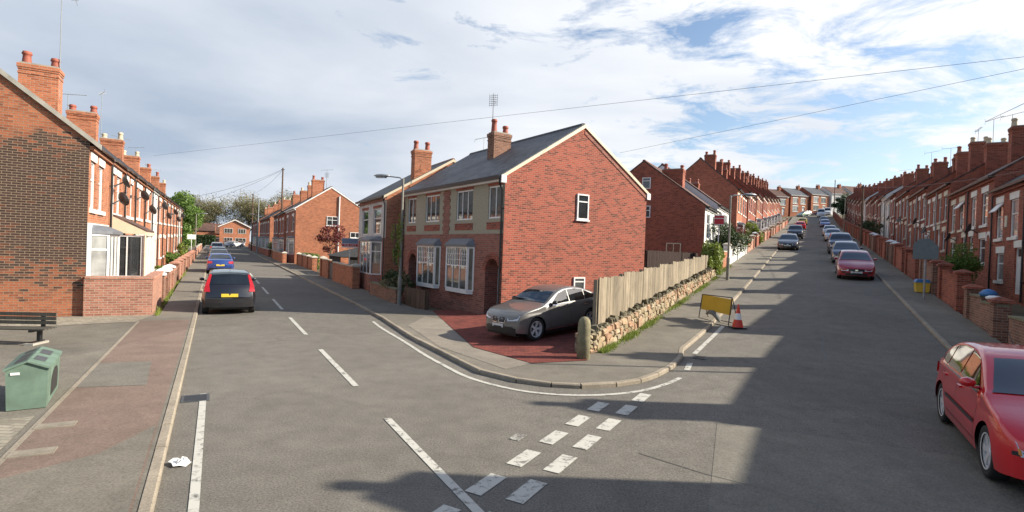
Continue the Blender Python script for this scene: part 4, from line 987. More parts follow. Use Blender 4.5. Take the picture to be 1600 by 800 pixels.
# left street, right side
garden_wall('tall brick garden wall in front of the black garage',Lp,30.3,36.6,6.95,1.15,BR_OR,pill=(.2,),ph=.05,group='garden walls right of the left street')
garden_wall('short brick garden wall left of the dark gate beside the sale board',Lp,38.2,41.0,6.95,1.2,BR_OR,pill=(2.6,),ph=.05,group='garden walls right of the left street')
g=tag(obj('gate',(lambda m:(m.box(0,1.5,-.03,.03,.1,1.15),m)[1])(MB()),DGREY,None,(*Lp(36.65,6.95),.15),math.atan2(LD.y,LD.x)),'dark solid gate in the brick wall beside the sale board','gate')
garden_wall('low mossy brick wall in front of the house with the white bay',Lp,22.9,27.4,7.1,.55,BR_GW2,cope=MOSS,group='garden walls right of the left street')
garden_wall('cream coped brick wall with three piers before the purple tree',Lp,48,58,7.5,1.0,BR_OR,pill=(.2,3.3,6.6,9.8),ph=.02,group='garden walls right of the left street')
garden_wall('cream coped brick wall beside the telegraph pole',Lp,60,72.5,7.5-1.1,.95,BR_OR,pill=(.2,12.2),ph=.05,group='garden walls right of the left street')
garden_wall('long shaded brick wall beyond the telegraph pole',Lp,78,126,6.4,.9,BR_RED,group='garden walls right of the left street')
# panelled dark fence beside the drive
def fence(label,pts,h,mat,top=None,name='wooden_fence',panel=1.9,board=.14,zfun=None,postm=None,posth=.0,face=1):
    p0=Vector(pts[0]); z0=gz(*p0); d=(Vector(pts[-1])-p0); L=d.length; ang=math.atan2(d.y,d.x)
    f=thing(name,label,'fence',(p0.x,p0.y,z0),ang); n=max(1,round(L/panel))
    for k in range(n):
        x0=L*k/n;x1=L*(k+1)/n; zb,zt=zfun((x0+x1)/2) if zfun else (0,h)
        zb-=z0 if zfun else 0; zt-=z0 if zfun else 0
        m=MB(); x=x0
        while x<x1-.02:
            e=min(x+board,x1); o=random.uniform(-.004,.004); dz=random.uniform(-.02,.02)
            m.box(x+.003,e-.003,-.012+o,.012+o,zb+random.uniform(-.02,.02),zt+dz); x+=board
        m.box(x0,x1,.026,.06,zb+.25,zb+.33); m.box(x0,x1,.026,.06,zt-.35,zt-.27)
        obj('fence_panel',m,mat,f)
    for k in range(n+1):
        x=L*k/n; zb,zt=zfun(min(x,L-.5)) if zfun else (0,h)
        m=MB(); m.box(x-.05,x+.05,.03,.13,(zb-(z0 if zfun else 0))-.6,(zt-(z0 if zfun else 0))+posth); obj('post',m,postm or mat,f)
    return f
fence('low dark boarded fence between drive and pavement, left of the corner house',[tuple(Lp(22.8,7.35)),tuple(Lp(20.6,7.5))],.85,WOODB,panel=1.1)
fa=Rp(13.35,-4.80); fb=Rp(30.3,-4.82)
def fz(x):
    s=13.25+x; return (.68+(s-13.3)*.0745, 1.93+(s-13.3)*.0505)
random.seed(12)
fence('stepped weathered wooden fence on top of the rubble stone wall',[tuple(fa),tuple(fb)],0,WOODF,zfun=fz,board=.15,panel=2.15,face=-1)
fence('brown boarded yard fence, shade put into its colour, behind the corner house',[(6.1,24.3),tuple(Rp(31.6,-5.6))],0,DARKW,zfun=lambda x:(1.0,2.85))
fence('brown boarded fence and gate past the ivy on the left of the hill',[tuple(Rp(32.0,-4.9)),tuple(Rp(34.6,-4.9))],1.35,WOODB)
# rubble stone wall
def stone_wall():
    random.seed(33); s0,s1=12.5,31.4; p=Rp(s0,-4.80); z0=gz(*p); ang=math.atan2(RD.y,RD.x)
    w=thing('stone_wall','rubble stone retaining wall with jagged upright cap stones along the pavement','wall',(p.x,p.y,z0),ang); L=s1-s0
    def top(x):
        s=s0+x; return .66+(s-13)*.0765-z0
    def base(x): return gz(*Rp(s0+x,-4.7))-z0
    m=MB(); c=MB()
    def block(mb,x0,x1,z0_,z1,y0,y1,j=.022):
        vs=[]
        for (y,ins) in ((y1,0),(y0+.045,0),(y0,.03)):
            for (a,b) in ((x0+ins,z0_+ins),(x1-ins,z0_+ins),(x1-ins,z1-ins),(x0+ins,z1-ins)):
                vs.append((a+random.uniform(-j,j),y+random.uniform(-j,j)*(.9 if y!=y1 else 0),b+random.uniform(-j,j)))
        mb.idx(vs,[(0,1,2,3),(8,11,10,9)]+[(i,(i+1)%4,(i+1)%4+4,i+4) for i in range(4)]+[(i+4,(i+1)%4+4,(i+1)%4+8,i+8) for i in range(4)])
    # front courses (front faces towards the pavement = -y ... y local points left of travel)
    rows=4
    for r in range(rows):
        x=random.uniform(0,.1)
        while x<L:
            l=random.uniform(.18,.46); e=min(x+l,L)
            if e-x>.06:
                b0=base(x)-.05;t0=top(x); hh=(t0-b0)/rows
                a=b0+hh*r; bb=a+hh*(1 if random.random()>.22 or r==rows-1 else 1.9)
                block(m,x+.008,e-.008,a+.008,min(bb,t0)-.008,-.22-random.uniform(0,.05),.1)
            x=e
    for k in range(int(L/.6)):
        x=k*.6; c.box(x,x+.6,-.17,.18,-.4,top(x+.3)-.01)
    # end face
    for r in range(5):
        b0=base(0)-.05;hh=(top(0)-b0)/5; y=-.2
        while y<.2:
            l=random.uniform(.14,.26); vs=MB(); block(m,-.12,.12,b0+hh*r+.006,b0+hh*(r+1)-.006,y,min(y+l,.22)); y+=l
    obj('stonework',m,STONE,w); obj('wall_core',c,MORT,w)
    m=MB(); x=0.1
    while x<L-.2:
        l=random.uniform(.10,.24); t=top(x)
        if random.random()<.72: block(m,x,x+l*.8,t-.04,t+random.uniform(.04,.15),-.18-random.uniform(-.03,.03),-.02,.035)
        x+=l+random.uniform(.0,.05)
    obj('cap_stones',m,CAPST,w)
    return w
stone_wall()
m=MB(); m.lathe([(0,-.3),(.16,-.3),(.155,.6),(.15,.85),(.13,.96),(.08,1.03),(0,1.05)],n=18)
g=obj('gate_post',m,MOSS,None,(1.76,12.62,gz(1.88,12.6)+.02),smooth=True); tag(g,'rounded mossy stone gate post at the end of the rubble wall','gate post')
# hill street walls, left
random.seed(6)
garden_wall('orange brick garden wall beside the brown gate on the left of the hill',Rp,34.7,37.3,-4.85,1.0,BR_OR,group='garden walls up the left of the hill')
garden_wall('white rendered garden wall with three tall piers under the dark shrub',Rp,37.5,48.5,-4.85,.95,REND_W,pill=(.2,5.0,10.7),ph=.35,pc=COPE,group='garden walls up the left of the hill')
for i,(a,b) in enumerate([(49,55),(57,61),(62,66),(67,71.5),(72,76.5),(78,82),(83,87),(88,97),(98,106),(107,118),(119,132)]):
    garden_wall(f'brick garden wall, {orders[i]} beyond the white piered wall on the hill',Rp,a,b,-4.85,.95 if i%2 else .8,[BR_GW,BR_RED,BR_GW2][i%3],pill=(.2,b-a-.2),pc=WHITE if i in (1,3) else COPE,group='garden walls up the left of the hill')
rl=['grey weathered block garden wall nearest the big red car','mossy low wall with a blue bag on top','tall red brick garden wall with piers','red brick garden wall with recessed panel','red brick garden wall beside the grey sign','red brick wall with two white capped piers','low red brick wall behind the yellow grit bin']
ed=edges
for i in range(1,len(ed)-1):
    a=ed[i]+.1; b=ed[i+1]-.95
    lab=(rl[i-1] if i-1<len(rl) else f'red brick garden wall, {orders[i-1]} up the right side of the hill')
    garden_wall(lab,Rp,a,b,4.80,.80 if i<3 else 1.15,(BR_GW2 if i<3 else (BR_RED,BR_GW2,BR_RED)[i%3]),pill=(.2,b-a-.2) if i>1 else (),pc=WHITE if i in (7,10) else BR_RED,cope=MOSS if i<3 else BR_RED,group='garden walls up the right of the hill',ph=.15)
    if i<16 and i>2:
        # retained front garden slab behind, part of the same property
        q=Rp(a,4.95); 
# ================================================================== STREET FURNITURE
def lamp_post(p,h,armv,label,z=None):
    z=gz(*p)+.07 if z is None else z; t=thing('street_lamp',label,'street lamp',(p[0],p[1],z),0,'street lamps')
    m=MB(); m.lathe([(.0,0),(.085,0),(.085,1.15),(.06,1.22),(.045,h-.05),(.0,h)],n=12); obj('pole',m,LAMPP,t,smooth=False)
    a=Vector((armv[0],armv[1],0)); m=MB(); m.path([(0,0,h-.12),tuple(a*.15+Vector((0,0,h+.0))),tuple(a*.75+Vector((0,0,h+.06)))],.028,8); obj('bracket',m,STEEL,t)
    u=a.normalized(); s=Vector((-u.y,u.x,0)); c=a+Vector((0,0,h+.07)); m=MB(); L=.36
    prof=[(-1,.05,.03),(-.7,.10,.06),(0,.14,.085),(.6,.12,.07),(1,.03,.02)]
    V=[];
    for (q,wd,hh) in prof:
        o=c+u*(q*L)
        for k in range(10):
            an=2*PI*k/10; V.append(o+s*(wd*math.cos(an))+Vector((0,0,hh*math.sin(an)*(1 if math.sin(an)>0 else .8))))
    F=[(i*10+k,i*10+(k+1)%10,(i+1)*10+(k+1)%10,(i+1)*10+k) for i in range(4) for k in range(10)]+[tuple(range(9,-1,-1)),tuple(range(40,50))]
    m.idx(V,F); hd=obj('lantern',m,STEEL,t,smooth=True); m=MB(); m.obox(c+u*.03+Vector((0,0,-.07)),u*.22,s*.08,(0,0,.02)); obj('diffuser',m,GL_C,hd)
    return t
lamp_post((-4.75,22.95),5.45,(-.95,.15),'street lamp with silver head beside the corner house')
lamp_post((11.3,28.1),4.45,(1.05,.1),'street lamp beside the ivy at the end of the stone wall')
lamp_post(tuple(Lp(76,-2.0)),5.1,(.9,.2),'slim street lamp on the left pavement beside the far parked cars')
lamp_post(tuple(Lp(98,6.1)),6.2,(-.9,0),'distant street lamp right of the left street just before its end')
lamp_post(tuple(Rp(98,4.3)),5.2,(-.9,.3),'distant street lamp up the right pavement of the hill')
def pole(p,h,label,r=.13,mat=None,steps=True,white=False):
    z=gz(*p); t=thing('telegraph_pole' if not white else 'white_pole',label,'pole',(p[0],p[1],z))
    m=MB(); m.tube((0,0,-.3),(0,0,h),r,r*.7,10); obj('pole',m,mat or WOODP,t)
    if steps:
        m=MB(); 
        for k in range(6): m.box(-.2 if k%2 else .02,-.02 if k%2 else .2,-.02,.02,h-3.2+k*.4,h-3.18+k*.4)
        m.box(-.22,.22,-.05,.05,h-.28,h-.2); obj('pole_steps',m,DGREY,t)
    return t
pole((-30.6,71.0),11.9,'tall brown wooden telegraph pole at the right kerb of the left street')
pole(tuple(Lp(108,5.9)),10.4,'second wooden telegraph pole further down the left street')
pole((-39.0,82.3),8.4,'slender pale grey post further down the left street',r=.1,mat=STEEL,steps=False,white=True)
pole(tuple(Rp(63.3,4.25)),6.1,'pale wooden telegraph pole on the right pavement of the hill',r=.11)
pole(tuple(Rp(178,5.2)),10,'dark telegraph pole at the top of the hill')
pole((13.2,11.85),7.2,'slim unseen pole added for its thin shadow, lowest on the right of the hill',r=.06,steps=False)  # out of frame, added to cast the thin shadow line over the corner
# overhead cables
def cable(a,b,sag,label,r=.012):
    m=MB(); n=22; A=Vector(a);B=Vector(b); P=[]
    for k in range(n+1):
        t=k/n; q=A.lerp(B,t); q.z-=sag*4*t*(1-t); P.append(q)
    m.path(P,r,5); return tag(obj('overhead_cable',m,BLACK),label,'cable')
cable((-25.5,38,8.42),(15.08,15,8.66),.0,'thin black cable crossing the whole sky from the left row to the right edge',.006)
cable((5.4,28,7.89),(15.1,15,8.43),.0,'thin black cable rising from behind the corner house gable to the right edge',.006)
cable((-30.6,71.0,12.3),tuple(Lp(54,-3.4))+(5.8,),.5,'cable from the telegraph pole down to the left row, lower of the two',.014)
cable((-30.6,71.0,12.2),tuple(Lp(76,-3.4))+(6.4,),.4,'cable from the telegraph pole to the far end of the left row',.014)
cable((-30.6,71.0,12.2),tuple(Lp(108,5.9))+(11.3,),.5,'cable between the two telegraph poles of the left street',.014)
cable(tuple(Rp(63.3,4.3))+(10.2,),tuple(Rp(30,7.6))+(6.7,),.3,'cable from the pale pole to the right terrace',.012)
cable((26.07,30,10.74),(17.73,18,8.56),.0,'short cable at the right edge above the nearest chimney',.012)
# signs
def board_sign(p,h,bw,bh,ang,label,bands,cat='sign',z=None,off=0,name='sale_board',post=WHITE,text=None,r=.03):
    z=gz(*p)+.08 if z is None else z; t=thing(name,label,cat,(p[0],p[1],z),ang)
    m=MB(); m.box(-r,r,.012,.012+2*r,0,h); obj('post',m,post,t)
    m=MB(); m.box(-bw/2+off,bw/2+off,-.014,.008,h-bh-.03,h-.03); b=obj('board',m,bands[0],t)
    for i,(z0,z1,mt) in enumerate(bands[1]):
        m=MB(); m.box(-bw/2+off+.02,bw/2+off-.02,-.018,-.0145,h-.03-bh+bh*z0,h-.03-bh+bh*z1); obj('panel',m,mt,b)
    if text:
        for (s,zf,sz,mt) in text:
            cu=bpy.data.curves.new('lettering','FONT'); cu.body=s; cu.size=sz; cu.align_x='CENTER'; cu.align_y='CENTER'; cu.extrude=.002
            o=bpy.data.objects.new('lettering',cu); COL.objects.link(o); me=None
            dg=bpy.context.evaluated_depsgraph_get(); me=bpy.data.meshes.new_from_object(o.evaluated_get(dg)); bpy.data.objects.remove(o)
            me.materials.clear(); me.materials.append(mt); o=link('lettering',me,b,(off,-.022,h-.03-bh+bh*zf)); o.rotation_euler=(PI/2,0,0)
    return t
board_sign(tuple(Lp(34.0,7.35)),2.75,.98,.58,rad(22),'for sale board with blue grey top and red band behind the brick wall',(WHITE,[(.45,.97,SIGNBL),(.12,.4,SIGNR)]),text=[('FOR SALE',.26,.17,WHITE)],z=.3)
board_sign(tuple(Lp(72,-2.3)),2.6,.85,.55,rad(25),'small plain white board on a post at the far left garden walls',(WHITE,[]))
board_sign(tuple(Rp(37.0,-5.3)),3.35,.62,.62,rad(-22),'small red and white sale board above the white house wall left of the hill',(WHITE,[(.05,.62,SIGNR),(.7,.93,SIGNR)]),z=None)
t=thing('road_sign','grey metal road sign seen from behind on a pale post by the right garden walls','sign',(16.9,21.99,1.25),rad(-42))
m=MB(); m.tube((0,.06,0),(0,.06,2.55),.04,None,10); obj('post',m,STEEL,t)
m=MB(); m.prism([(-.42,1.62),(.42,1.62),(.42,2.12),(.14,2.45),(-.22,2.45),(-.42,2.22)],'y',-.012,.012); obj('sign_plate',m,GREYB,t)
m=MB(); m.box(-.4,.4,.013,.035,1.78,1.82); m.box(-.4,.4,.013,.035,2.15,2.19); obj('bracket',m,STEEL,t)
m=MB(); m.tube((0,.06,2.55),(0,.06,2.60),.06,None,10); obj('cap',m,WHITE,t)
# temporary road sign with frame, blank yellow face
def temp_sign():
    a=Vector((6.46,18.35,gz(6.46,18.35)+.09)); b=Vector((7.0,17.2,gz(7.0,17.2)+.02)); d=b-a
    c=(a+b)/2; ang=math.atan2(d.y,d.x); t=thing('temporary_road_sign','yellow temporary road sign on a black folding frame with a sandbag','road sign',(c.x,c.y,c.z),ang)
    m=MB(); L=.64
    m.path([(-L,0,.08),(-L,.12,.86),(L,.12,.86),(L,0,-.03)],.016,6); m.path([(-L,.42,.08),(-L,.14,.84)],.014,6); m.path([(L,.42,.0),(L,.14,.84)],.014,6); m.path([(-L,0,.06),(-.1,0,.03),(.02,0,-.05),(L,0,-.06)],.014,6); m.path([(-L,.42,.06),(L,.42,.0)],.014,6)
    obj('frame',m,BLACK,t)
    m=MB(); m.idx([(-L+.02,.055,.36),(L+.02,.055,.30),(L+.02,.118,.80),(-L+.02,.118,.86),(-L+.02,.07,.36),(L+.02,.07,.30),(L+.02,.133,.80),(-L+.02,.133,.86)],[(0,1,2,3),(4,7,6,5),(0,4,5,1),(1,5,6,2),(2,6,7,3),(3,7,4,0)]); obj('sign_panel',m,YELLOW,t)
    m=MB(); P=[(-.34,0,.24,.05),(-.22,0,.31,.085),(-.05,0,.30,.10),(.08,0,.22,.10),(.18,0,.12,.09),(.23,0,.05,.03)]
    V=[]
    for (x,y,z,r) in P:
        for k in range(10):
            q=2*PI*k/10; V.append((x+.0+r*.4*math.sin(q)*.5,y+r*1.1*math.cos(q)+.05,z+r*.8*math.sin(q)))
    m.idx(V,[(i*10+k,i*10+(k+1)%10,(i+1)*10+(k+1)%10,(i+1)*10+k) for i in range(5) for k in range(10)]+[tuple(range(9,-1,-1)),tuple(range(50,60))])
    o=obj('sandbag',m,simple('sandbag_cloth',(.16,.16,.15),.9,bump=.4),None,(0,0,0),smooth=True); o.parent=t
temp_sign()
t=thing('traffic_cone','red and white traffic cone standing beside the temporary road sign','traffic cone',(7.24,17.05,gz(7.24,17.05)+.01))
m=MB(); m.box(-.21,.21,-.21,.21,0,.035); obj('base',m,BLACK,t)
m=MB(); m.lathe([(.17,.035),(.165,.06),(.118,.27)],n=24); m.lathe([(.074,.47),(.034,.65),(.028,.75),(0,.755)],n=24); obj('cone',m,RED,t,smooth=True)
m=MB(); m.lathe([(.119,.27),(.075,.47)],n=24); obj('reflective_sleeve',m,WHITE,t,smooth=True)
# green bin
t=thing('salt_bin','faded green plastic bin with ridged lid on the left forecourt','bin',(-6.86,7.66,.09),math.atan2(.83,-.56)-PI/2)
W2=.215; L=1.22
prof=[(-W2,0),(W2,0),(W2+.02,.58),(0,.67),(-W2-.02,.58)]
m=MB(); m.prism(prof,'y',0,L); obj('body',m,GREENB,t)
m=MB(); m.prism([(-W2-.04,.56),(-W2-.04,.595),(0,.695),(W2+.04,.595),(W2+.04,.56),(0,.675)],'y',-.03,L+.03); ld=obj('lid',m,GREENB,t)
for (y0,y1,x0,x1) in ((.15,.45,-.17,-.04),(.55,.8,-.17,-.04),(.95,1.15,-.17,-.04),(.2,.5,.04,.17),(.7,1.05,.04,.17)):
    m=MB(); f=lambda x:.695-abs(x)*.10/.255+.004; m.face([(x0,y0,f(x0)),(x1,y0,f(x1)),(x1,y1,f(x1)),(x0,y1,f(x0))]); obj('recess',m,DGREY,ld)
m=MB(); n=10; pts=[(.35,.08),(1.05,.08)]+[(.70+.35*math.cos(PI*k/n),.28+.18*math.sin(PI*k/n)) for k in range(n+1)]
m.face([(W2+.004+.02*q[1]/.66,q[0],q[1]) for q in pts]); obj('opening',m,BLACK,t)
m=MB(); m.box(-.18,-.08,-.012,-.003,.50,.535); obj('maker_plate',m,WHITE,t)
# bench
t=thing('bench','weathered dark slatted bench with concrete feet on the left forecourt','bench',(-11.75,12.0,.09),math.atan2(.12,1.0)); t.scale=(.86,.86,.80)
for x in (-1.1,1.15):
    m=MB(); m.box(x-.05,x+.05,-.05,.4,0,.08); m.box(x-.04,x+.04,.22,.32,.08,.42); m.box(x-.04,x+.04,-.08,.4,.36,.42); m.box(x-.04,x+.04,.36,.42,.42,.86); obj('leg',m,DGREY if x<0 else BLACK,t)
    m=MB(); m.box(x-.11,x+.11,-.12,.46,-.01,.05); obj('foot',m,CONC,t)
for k in range(4): m=MB(); m.box(-1.35,1.5,-.08+k*.12,.02+k*.12,.425,.46); obj('seat_slat',m,WOODD,t)
for k in range(3): m=MB(); m.box(-1.35,1.5,.33,.36,.53+k*.12,.63+k*.12); obj('back_slat',m,WOODD,t)
# grit bin and wheelie bits on the right
t=thing('grit_bin','yellow grit bin with blue lid against the right garden wall','bin',(*Rp(29.6,4.32),gz(*Rp(29.6,4.32))+.08),aR)
m=MB(); m.prism([(-.22,0),(.22,0),(.26,.42),(-.26,.42)],'x',-.3,.3); obj('body',m,YELP,t)
m=MB(); m.prism([(-.28,.421),(.28,.421),(.2,.56),(-.2,.56)],'x',-.33,.33); obj('lid',m,BLUEP,t)
q=Rp(21.8,4.85); m=MB(); m.lathe([(0,0),(.2,.02),(.24,.1),(.15,.2),(.05,.24),(0,.25)],n=9); o=obj('refuse_sack',m,BLUEP,None,(q.x,q.y,gz(*q)+1.02),smooth=True); tag(o,'blue plastic bag resting on the mossy right garden wall','bag')
q=Rp(21.1,4.83); m=MB(); m.lathe([(0,0),(.2,.02),(.22,.08),(.12,.13),(0,.14)],n=9); o=obj('refuse_sack',m,WHITE,None,(q.x,q.y,gz(*q)+1.02),smooth=True); tag(o,'white bag on the mossy right garden wall next to the blue bag','bag')
# ================================================================== VEGETATION
def leafy(parent,name,mat,cx,n,size,seed,shape='ball',clumps=14,cr=.38):
    """n small leaf quads gathered in clumps through the volume of the crown"""
    rnd=random.Random(seed); c=Vector(cx[0]); rad_=Vector(cx[1]); m=MB(); C=[]
    for _ in range(clumps):
        while True:
            p=Vector((rnd.uniform(-1,1),rnd.uniform(-1,1),rnd.uniform(-1,1)))
            if p.length<1: break
        if shape=='dome' and p.z<-.3: p.z*=.3
        p*= .45+.5*rnd.random()**.5; C.append((p,rnd.uniform(.6,1.25)*cr))
    for _ in range(n):
        p,r=rnd.choice(C); 
        q=Vector((rnd.gauss(0,1),rnd.gauss(0,1),rnd.gauss(0,.8))).normalized()*r*(.55+.55*rnd.random()); w=p+q
        P=c+Vector((w.x*rad_.x,w.y*rad_.y,w.z*rad_.z)); d=Vector((rnd.uniform(-1,1),rnd.uniform(-1,1),rnd.uniform(-.6,1))).normalized(); a=d.orthogonal().normalized(); b=d.cross(a); s=size*rnd.uniform(.6,1.3); th=rnd.uniform(0,6); a,b=a*math.cos(th)+b*math.sin(th),b*math.cos(th)-a*math.sin(th)
        m.face([P-a*s,P-b*s*.45,P+a*s,P+b*s*.45])
    return obj(name,m,mat,parent,fixn=False),C,c,rad_
def tree(p,h,crown_r,crown_h,label,leaf,n=5000,size=.16,seed=1,clumps=22,tr=.16,cat='tree',name='tree',twigs=0,cr=.36,z=None):
    z=gz(*p)-.1 if z is None else z; t=thing(name,label,cat,(p[0],p[1],z))
    cz=h-crown_h/2; rnd=random.Random(seed)
    o,C,c,R_=leafy(t,'crown',leaf,((0,0,cz),(crown_r,crown_r,crown_h/2)),n,size,seed,'ball',clumps,cr)
    m=MB(); P=[Vector((0,0,-.2))]; k=6
    for i in range(1,k+1): P.append(Vector((rnd.uniform(-.06,.06)*crown_r,rnd.uniform(-.06,.06)*crown_r,(cz+crown_h*.1)*i/k)))
    for i,(a,b) in enumerate(zip(P,P[1:])): m.tube(a,b,tr*(1-.12*i),tr*(1-.12*(i+1)),8)
    for (q,r) in C:
        e=Vector((q.x*R_.x,q.y*R_.y,cz+q.z*R_.z)); s0=P[rnd.randint(2,k)]; mid=s0.lerp(e,.5)+Vector((0,0,-.05*crown_h)); m.tube(s0,mid,tr*.32,tr*.2,5); m.tube(mid,e,tr*.2,tr*.06,5)
        for _ in range(twigs):
            g=e+Vector((rnd.gauss(0,1)*R_.x*.28,rnd.gauss(0,1)*R_.y*.28,abs(rnd.gauss(0,1))*R_.z*.3)); m.tube(mid,g,tr*.1,tr*.03,4,cap=False)
    obj('trunk',m,BARK,t); return t
tree(tuple(Lp(90,-4.6)),8.6,3.6,7.8,'fresh green tree at the end of the left row',LF_G,9000,.22,3,30)
tree(tuple(Lp(103,-6.0)),9.2,4.2,8.4,'second fresh green tree behind the one at the end of the left row',LF_G,7000,.25,4,26)
for i,(x,y,h,r,l) in enumerate([(-112,196,17,9,'olive budding tree rising left behind the modern brick house'),(-98,200,20,11,'broad olive budding tree in the middle behind the modern brick house'),(-87,205,18,9,'olive budding tree on the right behind the modern brick house'),(-78,190,20,8,'tall budding tree behind the telegraph poles'),(-68,185,15,7,'budding tree right of the telegraph poles'),(-125,190,13,8,'budding tree low behind the green trees')]):
    tree((x,y),h,r,h*.75,l,LF_B,15000,.24,20+i,46,.36,twigs=5,z=gz(x,y))
for i,(x,y,h,r,l) in enumerate([(92,205,7,5,'bare tree behind the roofs left of the hilltop pole'),(112,208,8,6,'leafy dark tree right of the hilltop pole'),(103,215,9,6,'bare budding tree behind the hilltop pole')]):
    tree((x,y),h,r,h*.8,l,[LF_B,LF_D,LF_B][i],1800 if i!=1 else 4200,.26,40+i,20,.25,twigs=6)
tree(tuple(Rp(168,7.0)),6.0,3.0,5.2,'dark evergreen shrub tree at the top of the right terrace',LF_D,5000,.22,50,18)
tree(tuple(Rp(163,8)),5.0,2.6,4.4,'smaller dark shrub tree before the evergreen at the top of the right terrace',LF_D,4000,.2,51,16)
t=tree(tuple(Lp(52.5,9.6)),4.5,1.8,3.1,'small purple leaved tree in front of the plain orange gable',LF_P,1700,.10,7,16,.07,twigs=5,cr=.30)
def bush(p,r,h,label,leaf,n=2500,size=.07,seed=1,z=None,name='bush',cat='bush',clumps=12,ry=None,rot=0):
    z=gz(*p) if z is None else z; t=thing(name,label,cat,(p[0],p[1],z),rot)
    leafy(t,'foliage',leaf,((0,0,h*.52),(r,ry or r,h*.55)),n,size,seed,'ball',clumps,.42)
    rnd=random.Random(seed); m=MB()
    for _ in range(9): m.tube((rnd.uniform(-.2,.2)*r,rnd.uniform(-.2,.2)*(ry or r),-.1),(rnd.uniform(-.7,.7)*r,rnd.uniform(-.7,.7)*(ry or r),h*.8),.02,.008,5)
    obj('stems',m,BARK,t); return t
bush(tuple(Rp(31.2,-4.7)),1.15,2.0,'ivy covered green hedge at the end of the wooden fence',LF_Y,6500,.075,61,ry=.55,rot=aR,clumps=22)
bush(tuple(Rp(40.5,-5.3)),1.5,2.2,'dark shrub above the white piered wall on the left of the hill',LF_D,4200,.08,62,z=gz(*Rp(40,-5))+.6)
bush(tuple(Rp(44.0,-5.4)),1.3,1.9,'reddish shrub above the white piered wall on the left of the hill',LF_P,1800,.07,63,z=gz(*Rp(44,-5))+.6)
bush(tuple(Rp(46.5,-5.2)),.9,1.3,'yellow green shrub behind the third white pier on the left of the hill',LF_Y,1500,.07,64,z=gz(*Rp(46,-5))+.7)
bush(tuple(Rp(61,-5.4)),1.2,2.3,'round bright green bush on the left pavement edge of the hill',LF_Y,3500,.09,65)
bush(tuple(Rp(31.5,5.9)),1.0,1.7,'dense dark green bush behind the grey sign on the right',LF_G,5200,.06,66,z=gz(*Rp(31,5.9))+.35)
bush(tuple(Rp(77,6.0)),1.4,2.2,'dark bush behind the right garden walls further up',LF_D,2500,.09,67,z=gz(*Rp(77,5.9))+.4)
bush(tuple(Lp(25.2,7.7)),1.9,1.0,'straggly plants behind the low mossy wall beside the left lamp post',LF_D,2200,.07,68,ry=.5,rot=aL,z=.35)
bush(tuple(Lp(24.6,7.55)),.8,.8,'pale leafed plant behind the low mossy wall beside the left lamp post',LF_B,900,.06,69,z=.4)
bush((-4.95,22.9),.28,2.1,'green ivy climbing the left lamp post',LF_Y,420,.06,70,z=1.9,name='ivy',cat='ivy',clumps=7)
bush(tuple(Lp(38.5,-2.7)),.4,.7,'green weeds in a front garden of the left row',LF_Y,900,.08,71)
bush(tuple(Lp(50,-2.8)),.55,1.25,'taller green shrub in a front garden of the left row',LF_G,1200,.09,72)
bush(tuple(Lp(64,-2.8)),.6,1.7,'far green shrub in a front garden of the left row',LF_Y,1000,.1,73)
bush(tuple(Lp(35.5,8.7)),.6,4.0,'climber on the left corner of the white fronted house',LF_G,600,.08,74,z=.3,name='climber',cat='climber')
bush(tuple(Lp(88,8.8)),1.6,3.2,'dark hedge shrub beyond the telegraph pole',LF_D,2600,.12,75)
def hedge(a,b,h,w,label,leaf,n,size,seed):
    a=Vector(a);b=Vector(b); d=b-a; L=d.length; an=math.atan2(d.y,d.x); z=gz(*a); t=thing('hedge',label,'hedge',(a.x,a.y,z),an); rnd=random.Random(seed); m=MB()
    for _ in range(n):
        f=rnd.random(); x=rnd.uniform(0,L); 
        if f<.5: y=-w/2; zz=rnd.uniform(0,h)
        elif f<.8: y=rnd.uniform(-w/2,w/2); zz=h
        else: y=rnd.uniform(-w/2,w/2); zz=rnd.uniform(0,h)
        P=Vector((x,y+rnd.gauss(0,.06),zz+rnd.gauss(0,.06))); dd=Vector((rnd.uniform(-1,1),rnd.uniform(-1,1),rnd.uniform(-1,1))).normalized(); q=dd.orthogonal().normalized(); r=dd.cross(q); s=size*rnd.uniform(.6,1.3); m.face([P-q*s,P-r*s*.5,P+q*s,P+r*s*.5])
    obj('foliage',m,leaf,t,fixn=False); m=MB(); m.box(.1,L-.1,-w/2+.12,w/2-.12,0,h-.15); obj('core',m,LF_D,t); return t
hedge((-85,127),(-72.5,131.3),2.3,1.2,'long dark clipped hedge across the end of the left street',LF_D,7000,.16,81)
hedge(tuple(Lp(50.2,8.0)),tuple(Lp(58,8.0)),1.25,.5,'low green hedge behind the cream coped wall',LF_G,2500,.07,82)
# grass tufts at the wall feet
def grass(pl,n,w,label,hh=(.06,.2),seed=5):
    rnd=random.Random(seed); m=MB(); P=[Vector(p) for p in pl]
    for _ in range(n):
        k=rnd.randrange(len(P)-1); t=rnd.random(); 
        if math.sin(t*17+k*3)+rnd.gauss(0,.6)<-.2: continue
        q=P[k].lerp(P[k+1],t); d=(P[k+1]-P[k]).normalized(); q=q+Vector((d.y,-d.x))*abs(rnd.gauss(0,w)); z=gz(*q)+.07; h=rnd.uniform(*hh); a=rnd.uniform(0,6.3); b=Vector((math.cos(a),math.sin(a),0))*.012; l=Vector((rnd.gauss(0,.05),rnd.gauss(0,.05),h))
        B=Vector((q.x,q.y,z)); m.face([B-b,B+b,B+l])
    o=obj('grass_tufts',m,LF_Y,fixn=False); return tag(o,label,'grass',None,'stuff')
grass([tuple(Rp(12.7,-4.52)),tuple(Rp(18,-4.52)),tuple(Rp(31,-4.5))],8000,.09,'green grass and weeds along the foot of the rubble stone wall',(.03,.15),5)
